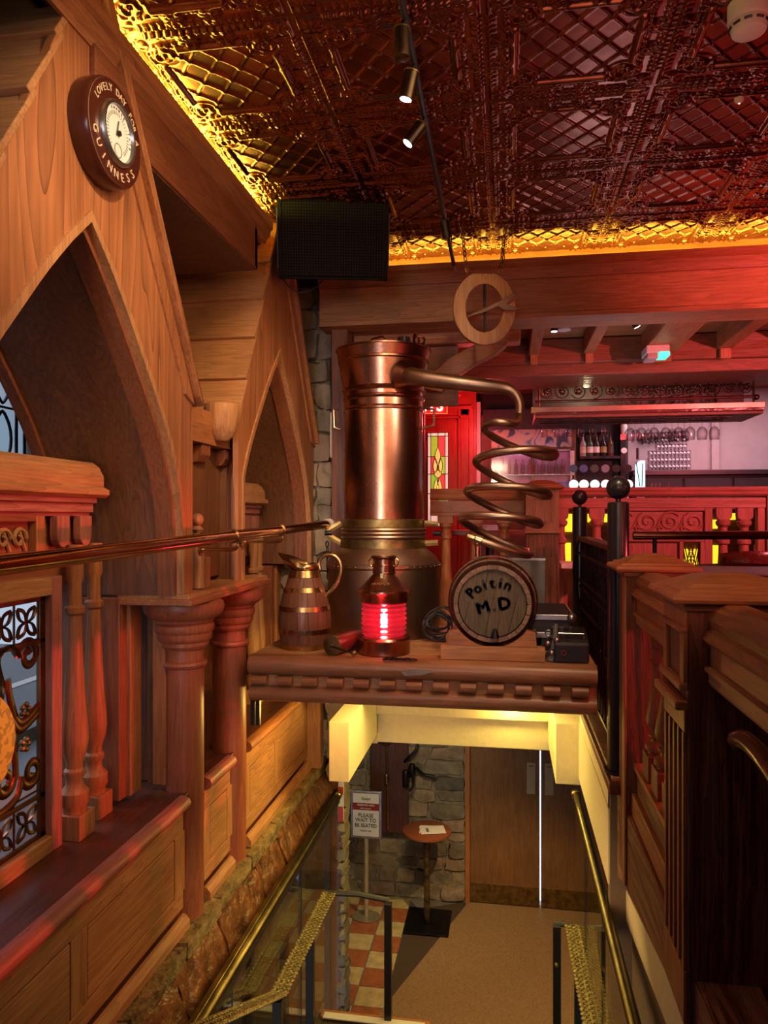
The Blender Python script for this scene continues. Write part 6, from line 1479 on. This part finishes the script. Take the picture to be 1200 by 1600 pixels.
# =================================================================== LOWER LOBBY OBJECTS
ys_ = 8.28; xs = PY(572, 1272, ys_).x
t = thing('sign_stand', 'silver framed sign on a pole asking guests to wait', 'sign', (xs, ys_, -3))
zt_, zb_ = PY(572, 1235, ys_).z, PY(572, 1310, ys_).z; hw = .185
B('frame', STEEL, (xs-hw, ys_-.01, zb_), (xs+hw, ys_+.015, zt_), t, .012)
B('poster_border', MAROON, (xs-hw+.028, ys_-.014, zb_+.025), (xs+hw-.028, ys_-.01, zt_-.025), t)
B('poster', PAPER, (xs-hw+.034, ys_-.017, zb_+.031), (xs+hw-.034, ys_-.013, zt_-.031), t)
hS = zt_-zb_
B('banner', MAROON, (xs-hw+.034, ys_-.019, zt_-hS*.40), (xs+hw-.034, ys_-.016, zt_-hS*.255), t)
def st_(s, sz, f, mat, bold=True): text(s, sz, mat, 'lettering', t, Matrix.Translation((xs, ys_-.0205, zt_-hS*f)) @ Matrix.Rotation(PI/2, 4, 'X'), .0008, bold=bold, sx=.92)
st_('Quays', .045, .16, INK); st_('RESERVED AREA', .030, .295, PAPER); st_('RESTAURANT', .022, .365, PAPER)
st_('PLEASE', .062, .51, INK); st_('WAIT TO', .062, .61, INK); st_('BE SEATED', .058, .72, INK); st_('THANK YOU', .024, .83, INK)
MB().lathe([(.026, 0), (.026, zb_+2.99)], (xs-.0, ys_+.01, -2.99), 16).build('pole', plain('pole_metal', (.55, .48, .33), .35, .4), t, True)
MB().prism([(xs-.15+.05*(q in (0,)), ys_-.12, -2.99) if False else p for p in [(xs+.17*math.cos(a_)*(1 if abs(math.cos(a_)) < .9 else .98), ys_+.13*math.sin(a_), -2.99) for a_ in [2*PI*k/16 for k in range(16)]]], (0, 0, .012)).build('base_plate', plain('base_metal', (.45, .40, .30), .35, .6), t)
xt, yt_ = PY(667, 1300, 8.25).x, 8.25; ztb = PY(667, 1297, 8.25).z
t = thing('round_table', 'round high wooden table on a dark iron pole in the lobby', 'table', (xt, yt_, -3))
MB().lathe([(0, -.035), (.25, -.035), (.272, -.02), (.272, 0), (.262, .004), (0, .004)], (xt, yt_, ztb), 48).build('tabletop', wood('red_table', (.30, .09, .035), 'X', .35), t, True, 0, 30)
MB().lathe([(.05, ztb-.04), (.038, ztb-.06), (.034, -2.4), (.036, -2.2), (.034, -2.9)] and [(.034, -2.96), (.034, -2.4), (.038, ztb-.1), (.055, ztb-.035)], (xt, yt_, 0), 20).build('pole', metal('worn_iron', (.30, .22, .12), .45, (.05, .04, .03), 10), t, True)
B('base_plate', IRON, (xt-.24, yt_-.24, -2.99), (xt+.26, yt_+.30, -2.972), t, .004)
c = Vector((xt+.05, yt_-.02, ztb+.006))
for k, (ang_, w2, dz, lb) in enumerate(((.05, .16, 0, 'white menu lying beneath the other on the round table'), (-.28 if False else .25, .20, .007, 'white menu card on top with a grey strip, on the round table'))):
    cc, ss = math.cos(ang_), math.sin(ang_); P = [(c.x+x_*cc-y_*ss-.03*(1-k), c.y+x_*ss+y_*cc+.02*(1-k), c.z+dz) for x_, y_ in ((-w2/1.6, -.10), (w2/1.3, -.10), (w2/1.3, .10), (-w2/1.6, .10))]
    o = MB().prism(P, (0, 0, .005)); o = o.build('menu', PAPER); tag(o, lb, 'menu')
    if k: q = MB().prism([(c.x+x_*cc-y_*ss, c.y+x_*ss+y_*cc, c.z+dz+.005) for x_, y_ in ((-.06, -.06), (-.03, -.06), (-.03, .04), (-.06, .04))], (0, 0, .001)).build('grey_strip', GREY, o)
# dark board with brass rod and iron bracket on the stone wall
xo = lambda px_: PY(px_, 1200, 8.66).x
t = thing('wall_board', 'dark oak board with brass rod fixed to the lower stone wall', 'board', (xo(608), 8.68, -2))
B('board', wood('dark_red_board', (.10, .03, .018), 'Z', .5), (xo(580), 8.64, PY(600, 1299, 8.66).z), (xo(638), 8.70, -.6), t, .006)
MB().tube([PY(604, 1130, 8.60), PY(606, 1296, 8.60)], .013, 10).build('brass_rod', BRASS, t, True)
MB().lathe([(.012, -.07), (.028, -.05), (.03, .03), (.02, .06)], PY(604, 1217, 8.60), 12).build('rod_valve', BRASS, t, True)
MB().lathe([(.03, 0), (.10, .06), (.13, .10), (.13, .12)], PY(604, 1164, 8.58), 28, (0, 0, 1), False).build('rod_dish', OLDBR, t, True)
t = thing('iron_hook', 'black iron bracket and hook on the lower stone wall', 'bracket', (xo(642), 8.6, -1.4))
MB().tube(smoothpath([PY(632, 1190, 8.62), PY(640, 1182, 8.58), PY(650, 1172, 8.58), PY(652, 1160, 8.6)], 5), .018, 8).build('arm', IRON, t, True)
MB().lathe([(.02, -.10), (.04, -.06), (.045, .0), (.03, .05), (0, .06)], PY(644, 1200, 8.58), 16).build('lamp_body', IRON, t, True)
MB().tube(smoothpath([PY(634, 1214, 8.6), PY(644, 1214, 8.55), PY(645, 1228, 8.55), PY(640, 1236, 8.55)], 5), .014, 8).build('hook', IRON, t, True)
MB().lathe([(.03, -.12), (.04, -.1), (.04, .06), (.03, .08)], PY(634, 1214, 8.6), 14).build('cylinder', IRON, t, True)
MB().tube(smoothpath([PY(650, 1200, 8.6), PY(662, 1210, 8.62), PY(680, 1214, 8.64)], 5), .02, 8).build('lower_arm', IRON, t, True)
